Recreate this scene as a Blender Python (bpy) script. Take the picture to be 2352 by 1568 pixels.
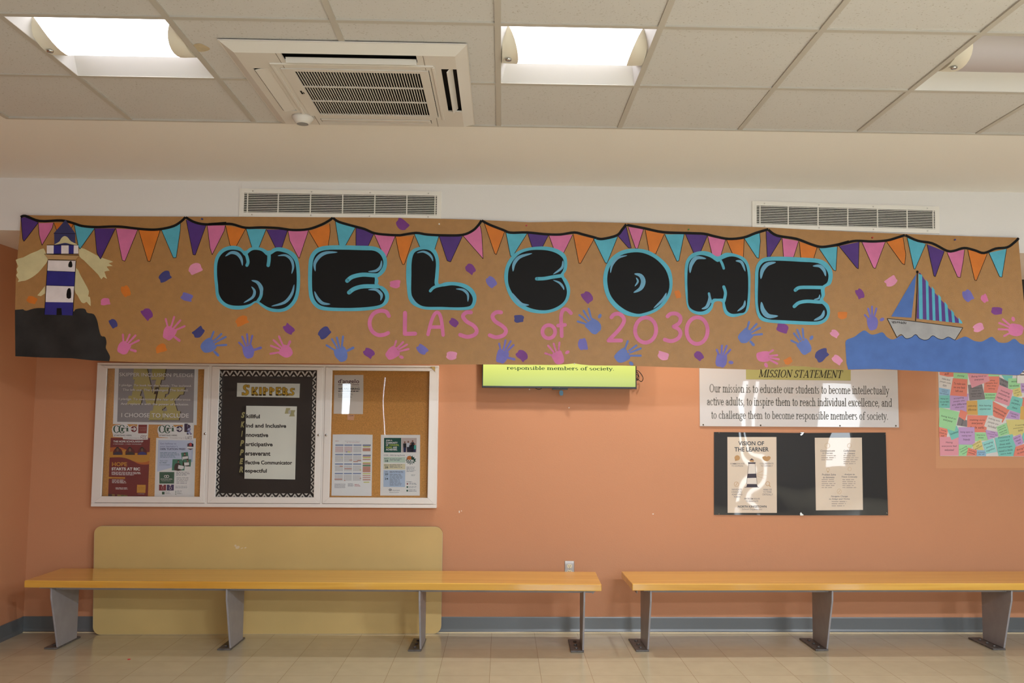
import bpy, bmesh, math, random
from mathutils import Vector, Matrix, Euler

random.seed(7)
SC = bpy.context.scene
COL = SC.collection
for _o in list(bpy.data.objects):
    bpy.data.objects.remove(_o, do_unlink=True)

# ------------------------------------------------------------------ camera
CAM_H = 1.5334
FPX, PPX, PPY = 2095.2, 1176 + 36.59, 784.0        # focal length and principal point of the 2352 px frame
YAW, PITCH, ROLL = -0.0284, 0.0829, -0.0074
RM = (Matrix.Rotation(YAW, 3, 'Z') @ Matrix.Rotation(PITCH, 3, 'X') @ Matrix.Rotation(ROLL, 3, 'Y'))
cam_data = bpy.data.cameras.new('camera')
cam = bpy.data.objects.new('camera', cam_data)
COL.objects.link(cam)
cam_data.sensor_width = 36.0
cam_data.lens = FPX / 2352 * 36.0
cam_data.shift_x = -(PPX - 1176) / 2352
cam_data.clip_start = 0.05
cam.matrix_world = Matrix.Translation((0, 0, CAM_H)) @ (RM @ Matrix(((1, 0, 0), (0, 0, -1), (0, 1, 0)))).to_4x4()
SC.camera = cam

# ------------------------------------------------------------------ world, exposure, lights
SC.view_settings.view_transform = 'Standard'
SC.view_settings.look = 'None'
SC.view_settings.gamma = 1.0
SC.view_settings.use_curve_mapping = False
SC.view_settings.exposure = 0.36
SC.cycles.use_denoising = True
SC.cycles.max_bounces = 10
SC.cycles.diffuse_bounces = 6
SC.cycles.glossy_bounces = 4
SC.cycles.transparent_max_bounces = 12
SC.cycles.sample_clamp_indirect = 6.0

world = bpy.data.worlds.new('sky')
SC.world = world
world.use_nodes = True
bg = world.node_tree.nodes['Background']
bg.inputs[0].default_value = (0.84, 0.93, 1.0, 1)
bg.inputs[1].default_value = 9.0

H = 2.991            # ceiling
WALL = 6.69          # rear wall
FACE = 5.651         # front of the bulkhead
XL, XR, YB = -3.365, 9.0, -5.0

def area(name, loc, rot, sx, sy, power, color=(1, 1, 1), shape='RECTANGLE', spread=math.pi):
    d = bpy.data.lights.new(name, 'AREA')
    d.shape = shape; d.size = sx
    if shape in ('RECTANGLE', 'ELLIPSE'):
        d.size_y = sy
    d.energy = power; d.color = color; d.spread = spread
    o = bpy.data.objects.new(name, d)
    o.location = loc; o.rotation_euler = rot
    COL.objects.link(o)
    return o

# recessed lamps in the underside of the bulkhead, hidden from here by the hanging banner
SOFFIT_LAMPS = [(0.10, 8.5), (1.28, 10.0), (2.45, 2.5)]
for lx, pw in SOFFIT_LAMPS:
    area('downlight', (lx, 6.02, 2.60), (0, 0, 0), 0.10, 0.10, pw, (1.0, 0.95, 0.90), 'DISK')
# unseen lamps added to the ceiling behind the photographer to brighten the room
for lx, ly in ((1.49, 0.25), (3.9, 0.25), (2.1, -2.2), (5.8, -2.2)):
    area('ceiling_fill_lamp', (lx, ly, H - 0.02), (0, 0, 0), 0.55, 0.25, 150.0, (0.84, 0.90, 1.0))
# openings in the wall behind the camera: x0, x1, z0, z1
WINDOWS = [(-3.15, -2.97, 1.6, 2.2), (-2.365, -2.335, 1.2, 2.3), (-0.2, 1.3, 0.8, 2.5), (1.6, 3.1, 0.8, 2.5),
           (4.80, 4.93, 0.05, 2.3), (5.04, 5.15, 0.05, 2.3), (6.5, 7.2, 0.5, 2.2)]
for wx0, wx1, wz0, wz1 in WINDOWS:
    p = area('window_portal', ((wx0 + wx1) / 2, YB - 0.05, (wz0 + wz1) / 2), (math.radians(90), 0, 0), wx1 - wx0, wz1 - wz0, 1.0)
    p.data.cycles.is_portal = True

# ------------------------------------------------------------------ helpers
def s2l(c):
    return c / 12.92 if c <= 0.04045 else ((c + 0.055) / 1.055) ** 2.4

def rgb(r, g, b):
    return (s2l(r / 255), s2l(g / 255), s2l(b / 255), 1.0)

def ray(px, py):
    return RM @ Vector(((px - PPX) / FPX, 1.0, -(py - PPY) / FPX))

def at(px, py, y):
    """point of the vertical plane Y = y seen at a pixel of the photograph"""
    d = ray(px, py)
    return Vector((d.x * y / d.y, y, CAM_H + d.z * y / d.y))

def crop(ox, oy, s):
    return lambda p: (ox + p[0] * s, oy + p[1] * s)

ORIG = {}

def meta(o, label=None, cat=None, group=None, kind=None):
    if label: o['label'] = label
    if cat: o['category'] = cat
    if group: o['group'] = group
    if kind: o['kind'] = kind
    return o

def empty(name, loc, label, cat, group=None, rot=(0, 0, 0)):
    o = bpy.data.objects.new(name, None)
    o.empty_display_size = 0.05
    o.location = loc; o.rotation_euler = rot
    COL.objects.link(o)
    ORIG[o.name] = Vector(loc)
    return meta(o, label, cat, group)

def link_bm(name, bm, mat, parent=None, local=False, smooth=False, label=None):
    """one mesh object; vertices come in world space unless local"""
    bm.normal_update()
    me = bpy.data.meshes.new(name)
    org = Vector((0, 0, 0))
    if parent is not None:
        org = ORIG.get(parent.name, Vector((0, 0, 0)))
        if not local:
            for v in bm.verts:
                v.co -= org
    bm.to_mesh(me); bm.free()
    for m in (mat if isinstance(mat, (list, tuple)) else [mat]):
        me.materials.append(m)
    o = bpy.data.objects.new(name, me)
    COL.objects.link(o)
    if parent is not None:
        o.parent = parent
    ORIG[o.name] = org
    if smooth:
        for p in me.polygons: p.use_smooth = True
    if label: o['label'] = label
    return o

def box(bm, x0, x1, y0, y1, z0, z1, mi=0, bevel=0.0):
    t = bmesh.new()
    vs = [t.verts.new((x, y, z)) for x in (x0, x1) for y in (y0, y1) for z in (z0, z1)]
    for f in ((0, 1, 3, 2), (4, 6, 7, 5), (0, 4, 5, 1), (2, 3, 7, 6), (0, 2, 6, 4), (1, 5, 7, 3)):
        t.faces.new([vs[i] for i in f])
    bmesh.ops.recalc_face_normals(t, faces=t.faces)
    if bevel:
        bmesh.ops.bevel(t, geom=list(t.edges), offset=bevel, segments=2, affect='EDGES', profile=0.5)
    merge(bm, t, mi)

def merge(bm, t, mi=0):
    mp = {v: bm.verts.new(v.co) for v in t.verts}
    for f in t.faces:
        try:
            n = bm.faces.new([mp[v] for v in f.verts]); n.material_index = mi; n.smooth = f.smooth
        except ValueError:
            pass
    t.free()

def prism(bm, pts, depth, mi=0, bevel=0.0):
    """extrude the closed outline pts (3-D, planar) along the vector depth"""
    t = bmesh.new()
    vs = [t.verts.new(p) for p in pts]
    f = t.faces.new(vs)
    r = bmesh.ops.extrude_face_region(t, geom=[f])
    bmesh.ops.translate(t, verts=[g for g in r['geom'] if isinstance(g, bmesh.types.BMVert)], vec=Vector(depth))
    bmesh.ops.recalc_face_normals(t, faces=t.faces)
    if bevel:
        bmesh.ops.bevel(t, geom=list(t.edges), offset=bevel, segments=2, affect='EDGES', profile=0.5)
    merge(bm, t, mi)

def tube(bm, path, r, seg=10, mi=0, closed=False):
    path = [Vector(p) for p in path]
    n = len(path); rings = []
    for i, p in enumerate(path):
        a = path[(i - 1) % n] if (closed or i > 0) else path[i]
        b = path[(i + 1) % n] if (closed or i < n - 1) else path[i]
        d = (b - a).normalized()
        u = d.cross(Vector((0, 0, 1)))
        if u.length < 1e-3: u = d.cross(Vector((1, 0, 0)))
        u.normalize(); w = d.cross(u)
        rr = r[i] if isinstance(r, (list, tuple)) else r
        rings.append([bm.verts.new(p + (u * math.cos(2 * math.pi * k / seg) + w * math.sin(2 * math.pi * k / seg)) * rr) for k in range(seg)])
    m = n if closed else n - 1
    for i in range(m):
        A, B = rings[i], rings[(i + 1) % n]
        for k in range(seg):
            f = bm.faces.new([A[k], A[(k + 1) % seg], B[(k + 1) % seg], B[k]]); f.material_index = mi; f.smooth = True
    if not closed:
        for ring in (rings[0][::-1], rings[-1]):
            f = bm.faces.new(ring); f.material_index = mi

def lathe(bm, prof, loc, axis='Z', seg=24, mi=0):
    """prof: list of (radius, height) along the axis"""
    loc = Vector(loc); rings = []
    for r, h in prof:
        ring = []
        for k in range(seg):
            a = 2 * math.pi * k / seg
            if axis == 'Z': q = Vector((r * math.cos(a), r * math.sin(a), h))
            elif axis == 'Y': q = Vector((r * math.cos(a), h, r * math.sin(a)))
            else: q = Vector((h, r * math.cos(a), r * math.sin(a)))
            ring.append(bm.verts.new(loc + q))
        rings.append(ring)
    for A, B in zip(rings, rings[1:]):
        for k in range(seg):
            f = bm.faces.new([A[k], A[(k + 1) % seg], B[(k + 1) % seg], B[k]]); f.material_index = mi; f.smooth = True
    for ring in (rings[0][::-1], rings[-1]):
        f = bm.faces.new(ring); f.material_index = mi
    
# ------------------------------------------------------------------ 2-D shapes
def spline(pts, n=6, closed=True):
    out = []; m = len(pts)
    rng = range(m) if closed else range(m - 1)
    for i in rng:
        if closed:
            p0, p1, p2, p3 = pts[(i - 1) % m], pts[i], pts[(i + 1) % m], pts[(i + 2) % m]
        else:
            p0, p1, p2, p3 = pts[max(i - 1, 0)], pts[i], pts[i + 1], pts[min(i + 2, m - 1)]
        for k in range(n):
            t = k / n; t2 = t * t; t3 = t2 * t
            out.append(tuple(0.5 * (2 * p1[j] + (p2[j] - p0[j]) * t + (2 * p0[j] - 5 * p1[j] + 4 * p2[j] - p3[j]) * t2
                                    + (3 * p1[j] - p0[j] - 3 * p2[j] + p3[j]) * t3) for j in (0, 1)))
    if not closed: out.append(tuple(pts[-1]))
    return out

def stroke(path, w, smooth=True, taper=False, n=5, cap=True):
    """a brush stroke of width w along path as one closed outline; taper makes a crescent"""
    p = spline(path, n, False) if smooth and len(path) > 2 else list(path)
    L, R = [], []; m = len(p)
    for i in range(m):
        a, b = p[max(i - 1, 0)], p[min(i + 1, m - 1)]
        dx, dy = b[0] - a[0], b[1] - a[1]; l = math.hypot(dx, dy) or 1
        nx, ny = -dy / l, dx / l
        t = i / (m - 1)
        if callable(w): h = w(t) / 2
        elif taper: h = w / 2 * (0.12 + 0.88 * math.sin(math.pi * min(max(t, 0.0), 1.0)) ** 0.8)
        else: h = w / 2
        L.append((p[i][0] + nx * h, p[i][1] + ny * h)); R.append((p[i][0] - nx * h, p[i][1] - ny * h))
    if cap and not taper and not callable(w):
        def rc(c, q0, q1):
            a0 = math.atan2(q0[1] - c[1], q0[0] - c[0]); r = math.hypot(q0[0] - c[0], q0[1] - c[1])
            return [(c[0] + r * math.cos(a0 - math.pi * k / 5), c[1] + r * math.sin(a0 - math.pi * k / 5)) for k in range(1, 5)]
        e1 = rc(p[-1], L[-1], R[-1]); e0 = rc(p[0], R[0], L[0])
        return L + e1 + R[::-1] + e0
    return L + R[::-1]

def ellipse(cx, cy, rx, ry, n=24, a0=0.0, rot=0.0):
    out = []
    for k in range(n):
        a = a0 + 2 * math.pi * k / n
        x, y = rx * math.cos(a), ry * math.sin(a)
        out.append((cx + x * math.cos(rot) - y * math.sin(rot), cy + x * math.sin(rot) + y * math.cos(rot)))
    return out

def quad2(q):
    return list(q)

def bar(x0, y0, x1, y1):
    return [(x0, y0), (x1, y0), (x1, y1), (x0, y1)]

def ribbon(path, w, n=5, smooth=True):
    """stroke as a list of quads (safe where the path crosses itself)"""
    p = spline(path, n, False) if smooth and len(path) > 2 else list(path)
    m = len(p); L = []; R = []
    for i in range(m):
        a, b = p[max(i - 1, 0)], p[min(i + 1, m - 1)]
        dx, dy = b[0] - a[0], b[1] - a[1]; l = math.hypot(dx, dy) or 1
        h = w / 2
        L.append((p[i][0] - dy / l * h, p[i][1] + dx / l * h)); R.append((p[i][0] + dy / l * h, p[i][1] - dx / l * h))
    return [[L[i], L[i + 1], R[i + 1], R[i]] for i in range(m - 1)]

def ring(cx, cy, rx, ry, w, n=28, rot=0.0):
    o = ellipse(cx, cy, rx + w / 2, ry + w / 2, n, 0, rot); i = ellipse(cx, cy, rx - w / 2, ry - w / 2, n, 0, rot)
    return [[o[k], o[(k + 1) % n], i[(k + 1) % n], i[k]] for k in range(n)]

# ------------------------------------------------------------------ lettering
_txt = {}
_tc = bpy.data.curves.new('lettering_source', 'FONT')
_to = bpy.data.objects.new('lettering_source', _tc)
COL.objects.link(_to)

def glyphs(s, bold=0.0, shear=0.0, space=1.0):
    """outline triangles of a line of sans lettering, scaled to the unit box"""
    key = (s, bold, shear, space)
    if key in _txt: return _txt[key]
    _tc.body = s; _tc.offset = bold; _tc.shear = shear; _tc.space_character = space
    _tc.fill_mode = 'FRONT'; _tc.resolution_u = 3
    dg = bpy.context.evaluated_depsgraph_get(); dg.update()
    me = bpy.data.meshes.new_from_object(_to.evaluated_get(dg))
    vs = [(v.co.x, v.co.y) for v in me.vertices]
    fs = [tuple(p.vertices) for p in me.polygons]
    bpy.data.meshes.remove(me)
    x0 = min(v[0] for v in vs); x1 = max(v[0] for v in vs); y0 = min(v[1] for v in vs); y1 = max(v[1] for v in vs)
    vs = [((x - x0) / (x1 - x0), (y1 - y) / (y1 - y0)) for x, y in vs]
    _txt[key] = [[vs[i] for i in f] for f in fs]
    return _txt[key]

def put(polys, x0, y0, x1, y1, dy=0.0, rot=0.0):
    """place unit-box polygons into an image-space box (dy: fall of the baseline towards the right)"""
    out = []
    cx, cy = (x0 + x1) / 2, (y0 + y1) / 2
    c, s_ = math.cos(rot), math.sin(rot)
    for p in polys:
        q = []
        for u, v in p:
            x = x0 + u * (x1 - x0); y = y0 + v * (y1 - y0) + u * dy
            if rot: x, y = cx + (x - cx) * c - (y - cy) * s_, cy + (x - cx) * s_ + (y - cy) * c
            q.append((x, y))
        out.append(q)
    return out

def say(s, x0, y0, x1, y1, dy=0.0, bold=0.0, shear=0.0, space=1.0, rot=0.0):
    return put(glyphs(s, bold, shear, space), x0, y0, x1, y1, dy, rot)

def _arc(cx, cy, rx, ry, a0, a1, T, t):
    n = max(4, int(abs(a1 - a0) / 18)); out = []; prev = None
    for k in range(n + 1):
        a = math.radians(a0 + (a1 - a0) * k / n)
        o = (cx + rx * math.cos(a), cy + ry * math.sin(a)); i = (cx + (rx - T) * math.cos(a), cy + (ry - t) * math.sin(a))
        if prev: out.append([prev[0], o, i, prev[1]])
        prev = (o, i)
    return out

SERIF = {
 'o': (.50, 'a .25 .23 .23 .24 0 360'), 'c': (.45, 'a .24 .23 .22 .24 40 320;d .38 .36 .05'),
 'e': (.46, 'a .24 .23 .22 .24 0 325;l .05 .26 .44 .26 t'),
 'a': (.46, 'v .34 .03 .34;a .22 .33 .17 .14 0 160;d .09 .34 .05;a .20 .13 .17 .14 50 320;l .16 .26 .34 .3 t;s .34 .46 0'),
 'd': (.52, 'a .23 .23 .21 .24 40 320;v .40 0 .68;s .28 .44 .65;s .36 .51 0'),
 'b': (.50, 'v .12 0 .68;a .27 .23 .21 .24 -140 140;s .01 .16 .65'),
 'p': (.51, 'v .12 -.22 .46;a .28 .23 .21 .24 -140 140;s .01 .26 -.22;s .01 .16 .43'),
 'n': (.54, 'v .12 0 .46;v .40 0 .32;a .26 .29 .19 .18 0 150;s .01 .25 0;s .29 .53 0;s .01 .16 .43'),
 'm': (.82, 'v .12 0 .46;v .40 0 .32;v .68 0 .32;a .26 .29 .19 .18 0 150;a .54 .29 .19 .18 0 150;s .01 .25 0;s .29 .53 0;s .57 .81 0;s .01 .16 .43'),
 'h': (.54, 'v .12 0 .68;v .40 0 .32;a .26 .29 .19 .18 0 150;s .01 .25 0;s .29 .53 0;s .01 .16 .65'),
 'u': (.55, 'v .12 .16 .46;v .40 0 .46;a .26 .18 .19 .19 180 330;s .01 .16 .43;s .29 .44 .43;s .40 .54 0'),
 'i': (.27, 'v .13 0 .46;s .02 .26 0;s .02 .17 .43;d .13 .61 .06'), 'l': (.27, 'v .13 0 .68;s .02 .26 0;s .02 .17 .65'),
 't': (.32, 'v .15 .08 .60;s .02 .31 .43;a .23 .1 .13 .11 180 330'),
 'f': (.33, 'v .15 0 .55;s .02 .31 .43;a .27 .54 .17 .16 50 180;d .37 .63 .05;s .03 .29 0'),
 'r': (.40, 'v .12 0 .46;s .01 .26 0;s .01 .16 .43;a .27 .29 .16 .18 60 180;d .35 .40 .055'),
 's': (.39, 'a .19 .34 .16 .13 40 270;a .19 .12 .17 .13 -140 90'),
 'g': (.48, 'a .22 .30 .20 .17 0 360;a .22 -.07 .21 .14 0 360;l .12 .15 .08 .05 T;l .34 .42 .47 .44 t'),
 'v': (.48, 'l .06 .45 .24 .02 T;l .41 .45 .24 .02 t;s 0 .18 .43;s .32 .48 .43'),
 'y': (.48, 'l .06 .45 .25 .04 T;l .42 .45 .16 -.2 t;d .1 -.18 .05;s 0 .18 .43;s .32 .49 .43'),
 'x': (.47, 'l .07 .45 .40 .01 T;l .40 .45 .07 .01 t;s 0 .18 .43;s .29 .46 .43;s 0 .18 0;s .29 .47 0'),
 'O': (.72, 'a .36 .34 .33 .35 0 360'), '.': (.22, 'd .1 .05 .055'), ',': (.22, 'd .1 .05 .055;l .13 .03 .06 -.12 t'),
 'M': (.90, 'l .13 0 .13 .66 t;l .13 .66 .43 .04 T;l .74 .66 .43 .04 t;v .76 0 .68;s .02 .24 0;s .64 .88 0;s .02 .16 .65;s .72 .88 .65'),
 'I': (.33, 'v .16 0 .68;s .04 .28 0;s .04 .28 .65'),
 'S': (.52, 'a .26 .50 .20 .185 30 270;a .26 .185 .215 .19 -150 90;l .44 .66 .44 .5 t;l .05 .18 .05 0 t'),
 'N': (.74, 'l .13 0 .13 .66 t;l .12 .66 .6 .03 T;l .6 .02 .6 .66 t;s .02 .24 0;s .02 .16 .65;s .48 .72 .65'),
 'T': (.62, 'v .3 0 .68;s .02 .58 .65;l .035 .66 .035 .5 t;l .565 .66 .565 .5 t;s .18 .42 0'),
 'A': (.70, 'l .34 .66 .08 .01 t;l .34 .66 .60 .01 T;l .17 .22 .48 .22 t;s 0 .2 0;s .46 .72 0'),
 'E': (.60, 'v .15 0 .68;s .04 .54 .65;s .04 .56 0;s .15 .40 .33;l .525 .66 .525 .52 t;l .545 .02 .545 .16 t;l .39 .26 .39 .43 t'),
 'K': (.68, 'v .15 0 .68;l .17 .27 .52 .65 t;l .26 .38 .56 .02 T;s .04 .28 0;s .04 .28 .65;s .4 .64 .65;s .42 .68 0'),
 'P': (.58, 'v .15 0 .68;a .3 .5 .23 .18 -95 95;s .04 .3 0;s .04 .3 .65;l .15 .335 .3 .335 t'),
 'R': (.66, 'v .15 0 .68;a .3 .5 .23 .18 -95 95;s .04 .3 0;s .04 .3 .65;l .15 .335 .3 .335 t;l .3 .33 .54 .02 T;s .46 .66 0'),
 ' ': (.26, ''),
}

def serif(s, T=.10, t=.038, shear=0.0, track=0.0):
    """a line of book-face lettering drawn stroke by stroke, scaled to x 0..1; returns (polys, unit height info)"""
    out = []; x = 0.0
    for ch in s:
        adv, prog = SERIF[ch]
        for op in filter(None, prog.split(';')):
            w = op.split(); k = w[0]
            if k == 'v':
                cx, y0, y1 = map(float, w[1:]); ps = [[(cx - T / 2, y0), (cx + T / 2, y0), (cx + T / 2, y1), (cx - T / 2, y1)]]
            elif k == 's':
                x0, x1, y = map(float, w[1:]); ps = [[(x0, y), (x1, y), (x1, y + t), (x0, y + t)]]
            elif k == 'a':
                cx, cy, rx, ry, a0, a1 = map(float, w[1:]); ps = _arc(cx, cy, rx, ry, a0, a1, T, t)
            elif k == 'l':
                x0, y0, x1, y1 = map(float, w[1:5]); h = (T if w[5] == 'T' else t * 1.2) / 2
                l = math.hypot(x1 - x0, y1 - y0); nx, ny = -(y1 - y0) / l * h, (x1 - x0) / l * h
                ps = [[(x0 + nx, y0 + ny), (x1 + nx, y1 + ny), (x1 - nx, y1 - ny), (x0 - nx, y0 - ny)]]
            else:
                cx, cy, r = map(float, w[1:]); ps = [ellipse(cx, cy, r, r, 10)]
            out += [[(x + px + shear * py, py) for px, py in p] for p in ps]
        x += adv + track
    W = x - track
    return [[(px / W, py) for px, py in p] for p in out]

def say_serif(s, x0, base, x1, cap, dy=0.0, **kw):
    """cap: image y of the cap/ascender line; base: image y of the baseline"""
    ps = serif(s, **kw)
    k = (base - cap) / 0.68
    return [[(x0 + u * (x1 - x0), base - v * k + u * dy) for u, v in p] for p in ps]

def mumble(x0, y0, x1, y1, lines, seed=0, dy=0.0, fill=0.55, ragged=0.25):
    """rows of small print too fine to read: short word-sized marks"""
    r = random.Random(seed); out = []
    lh = (y1 - y0) / lines
    for i in range(lines):
        y = y0 + i * lh; x = x0; xe = x1 - (x1 - x0) * ragged * r.random()
        while x < xe:
            w = lh * r.uniform(1.0, 3.4); e = min(x + w, xe)
            a = dy * (x - x0) / (x1 - x0); b = dy * (e - x0) / (x1 - x0)
            h = lh * fill * r.uniform(.75, 1)
            out.append([(x, y + a), (e, y + b), (e, y + b + h), (x, y + a + h)])
            x = e + lh * .45
    return out

# ------------------------------------------------------------------ materials
MATS = {}

def mat(name, col, rough=0.5, spec=0.5, metal=0.0, vary=0.0, vscale=8.0, bump=0.0, bscale=60.0, coat=0.0, coat_rough=0.03,
        emit=0.0, stretch=None, wave=0.0, wscale=3.0, detail=4.0):
    if name in MATS: return MATS[name]
    m = bpy.data.materials.new(name); m.use_nodes = True
    nt = m.node_tree; b = nt.nodes['Principled BSDF']
    c = rgb(*col)
    b.inputs['Base Color'].default_value = c
    b.inputs['Roughness'].default_value = rough
    b.inputs['Metallic'].default_value = metal
    b.inputs['Specular IOR Level'].default_value = spec
    tc = nt.nodes.new('ShaderNodeTexCoord')
    src = tc.outputs['Object']
    if stretch:
        mp = nt.nodes.new('ShaderNodeMapping'); mp.inputs['Scale'].default_value = stretch
        nt.links.new(src, mp.inputs['Vector']); src = mp.outputs['Vector']
    if vary:
        n = nt.nodes.new('ShaderNodeTexNoise'); n.inputs['Scale'].default_value = vscale; n.inputs['Detail'].default_value = detail
        nt.links.new(src, n.inputs['Vector'])
        r = nt.nodes.new('ShaderNodeMapRange')
        r.inputs['From Min'].default_value = 0.25; r.inputs['From Max'].default_value = 0.75
        r.inputs['To Min'].default_value = 1 - vary; r.inputs['To Max'].default_value = 1 + vary
        nt.links.new(n.outputs['Fac'], r.inputs['Value'])
        x = nt.nodes.new('ShaderNodeVectorMath'); x.operation = 'SCALE'
        x.inputs[0].default_value = c[:3]
        nt.links.new(r.outputs['Result'], x.inputs['Scale'])
        nt.links.new(x.outputs['Vector'], b.inputs['Base Color'])
    if bump:
        n2 = nt.nodes.new('ShaderNodeTexNoise'); n2.inputs['Scale'].default_value = bscale; n2.inputs['Detail'].default_value = 3.0
        nt.links.new(src, n2.inputs['Vector'])
        bp = nt.nodes.new('ShaderNodeBump'); bp.inputs['Strength'].default_value = 1.0; bp.inputs['Distance'].default_value = bump
        nt.links.new(n2.outputs['Fac'], bp.inputs['Height'])
        nt.links.new(bp.outputs['Normal'], b.inputs['Normal'])
    if coat:
        b.inputs['Coat Weight'].default_value = coat
        b.inputs['Coat Roughness'].default_value = coat_rough
        if wave:
            n3 = nt.nodes.new('ShaderNodeTexNoise'); n3.inputs['Scale'].default_value = wscale; n3.inputs['Detail'].default_value = 0.6
            nt.links.new(tc.outputs['Object'], n3.inputs['Vector'])
            b3 = nt.nodes.new('ShaderNodeBump'); b3.inputs['Strength'].default_value = 1.0; b3.inputs['Distance'].default_value = wave
            nt.links.new(n3.outputs['Fac'], b3.inputs['Height'])
            nt.links.new(b3.outputs['Normal'], b.inputs['Coat Normal'])
    if emit:
        b.inputs['Emission Color'].default_value = c
        b.inputs['Emission Strength'].default_value = emit
    MATS[name] = m
    return m

def paper(name, col, gloss=0.0, wave=0.0, rough=0.7):
    return mat(name, col, rough, 0.3, vary=0.03, vscale=9.0, coat=gloss, wave=wave, wscale=2.6)

def ink(col, rough=0.65):
    return mat('ink_%d_%d_%d' % tuple(col), col, rough, 0.25)

def lam(col):
    """print under a glossy laminate"""
    return mat('laminated_%d_%d_%d' % tuple(col), col, 0.6, 0.2, coat=1.0, coat_rough=0.02, wave=0.006, wscale=2.2)

def paint(name, col):
    return mat('poster_paint_' + name, col, 0.55, 0.35, vary=0.10, vscale=14.0, bump=0.0006, bscale=90.0)

M_CEIL_TILE = mat('mineral_ceiling_tile', (226, 218, 204), 0.95, 0.1)
def _tile_nodes(m):
    nt = m.node_tree; b = nt.nodes['Principled BSDF']
    tc = nt.nodes.new('ShaderNodeTexCoord')
    n = nt.nodes.new('ShaderNodeTexNoise'); n.inputs['Scale'].default_value = 120.0; n.inputs['Detail'].default_value = 2.0
    nt.links.new(tc.outputs['Object'], n.inputs['Vector'])
    r = nt.nodes.new('ShaderNodeValToRGB')
    r.color_ramp.elements[0].position = 0.30; r.color_ramp.elements[0].color = rgb(180, 174, 168)
    r.color_ramp.elements[1].position = 0.36; r.color_ramp.elements[1].color = rgb(205, 202, 201)
    nt.links.new(n.outputs['Fac'], r.inputs['Fac'])
    n2 = nt.nodes.new('ShaderNodeTexNoise'); n2.inputs['Scale'].default_value = 260.0
    nt.links.new(tc.outputs['Object'], n2.inputs['Vector'])
    mx = nt.nodes.new('ShaderNodeMix'); mx.data_type = 'RGBA'; mx.blend_type = 'MULTIPLY'; mx.inputs[0].default_value = 0.18
    nt.links.new(r.outputs['Color'], mx.inputs[6]); nt.links.new(n2.outputs['Color'], mx.inputs[7])
    nt.links.new(r.outputs['Color'], b.inputs['Base Color'])
    bp = nt.nodes.new('ShaderNodeBump'); bp.inputs['Distance'].default_value = 0.0005
    nt.links.new(n.outputs['Fac'], bp.inputs['Height']); nt.links.new(bp.outputs['Normal'], b.inputs['Normal'])
_tile_nodes(M_CEIL_TILE)
M_GRID = mat('ceiling_grid_metal', (188, 182, 174), 0.5, 0.4)
M_PLASTER = mat('ceiling_plaster', (238, 234, 230), 0.9, 0.15, bump=0.0006, bscale=180)
M_BULK = mat('bulkhead_paint', (226, 223, 222), 0.85, 0.2, bump=0.0005, bscale=150)
M_WALL = mat('orange_wall_paint', (195, 138, 101), 0.55, 0.35, vary=0.02, vscale=1.5, bump=0.0005, bscale=160)
M_WALL_LIGHTER = mat('orange_wall_lighter', (203, 148, 109), 0.55, 0.35, bump=0.0005, bscale=160)
M_FAR = mat('dark_far_wall_paint', (84, 84, 84), 0.8, 0.2)  # unseen walls, made dark to dim their reflection in glossy posters
M_SIDE = mat('dimmed_side_wall', (110, 84, 66), 0.8, 0.2)  # unseen near part of the left wall, darkened to dim the left side
M_BASE = mat('grey_rubber_base', (96, 100, 101), 0.3, 0.5)
M_WHITE_MET = mat('white_enamel', (232, 228, 222), 0.35, 0.5)
M_PLASTIC = mat('white_plastic', (218, 212, 206), 0.4, 0.45)
M_DARK = mat('dark_recess', (24, 22, 21), 0.8, 0.2)  # dark parts, and shade painted into recesses
M_STEEL = mat('grey_painted_steel', (150, 146, 148), 0.42, 0.5, vary=0.08, vscale=14, bump=0.0006, bscale=70)
M_STEEL_WORN = mat('worn_dark_steel', (92, 86, 82), 0.45, 0.5, vary=0.35, vscale=40)
M_ALU = mat('brushed_aluminium', (226, 222, 218), 0.36, 0.5, metal=0.1)
M_CHROME = mat('chrome', (200, 200, 200), 0.18, 0.5, metal=1.0)
M_CORK = mat('cork_board', (218, 156, 86), 0.9, 0.1, vary=0.22, vscale=150, bump=0.0008, bscale=200)
M_BLACK = mat('black_plastic', (16, 16, 17), 0.3, 0.5)
M_TABLE = mat('tan_laminate_tabletop', (196, 168, 108), 0.45, 0.4, vary=0.06, vscale=3.0)
M_TABLE_EDGE = mat('tan_tabletop_edge', (196, 174, 128), 0.5, 0.4)
M_KRAFT = mat('brown_kraft_paper', (167, 122, 69), 0.33, 0.5, vary=0.07, vscale=26.0, bump=0.0018, bscale=330.0)

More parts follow.
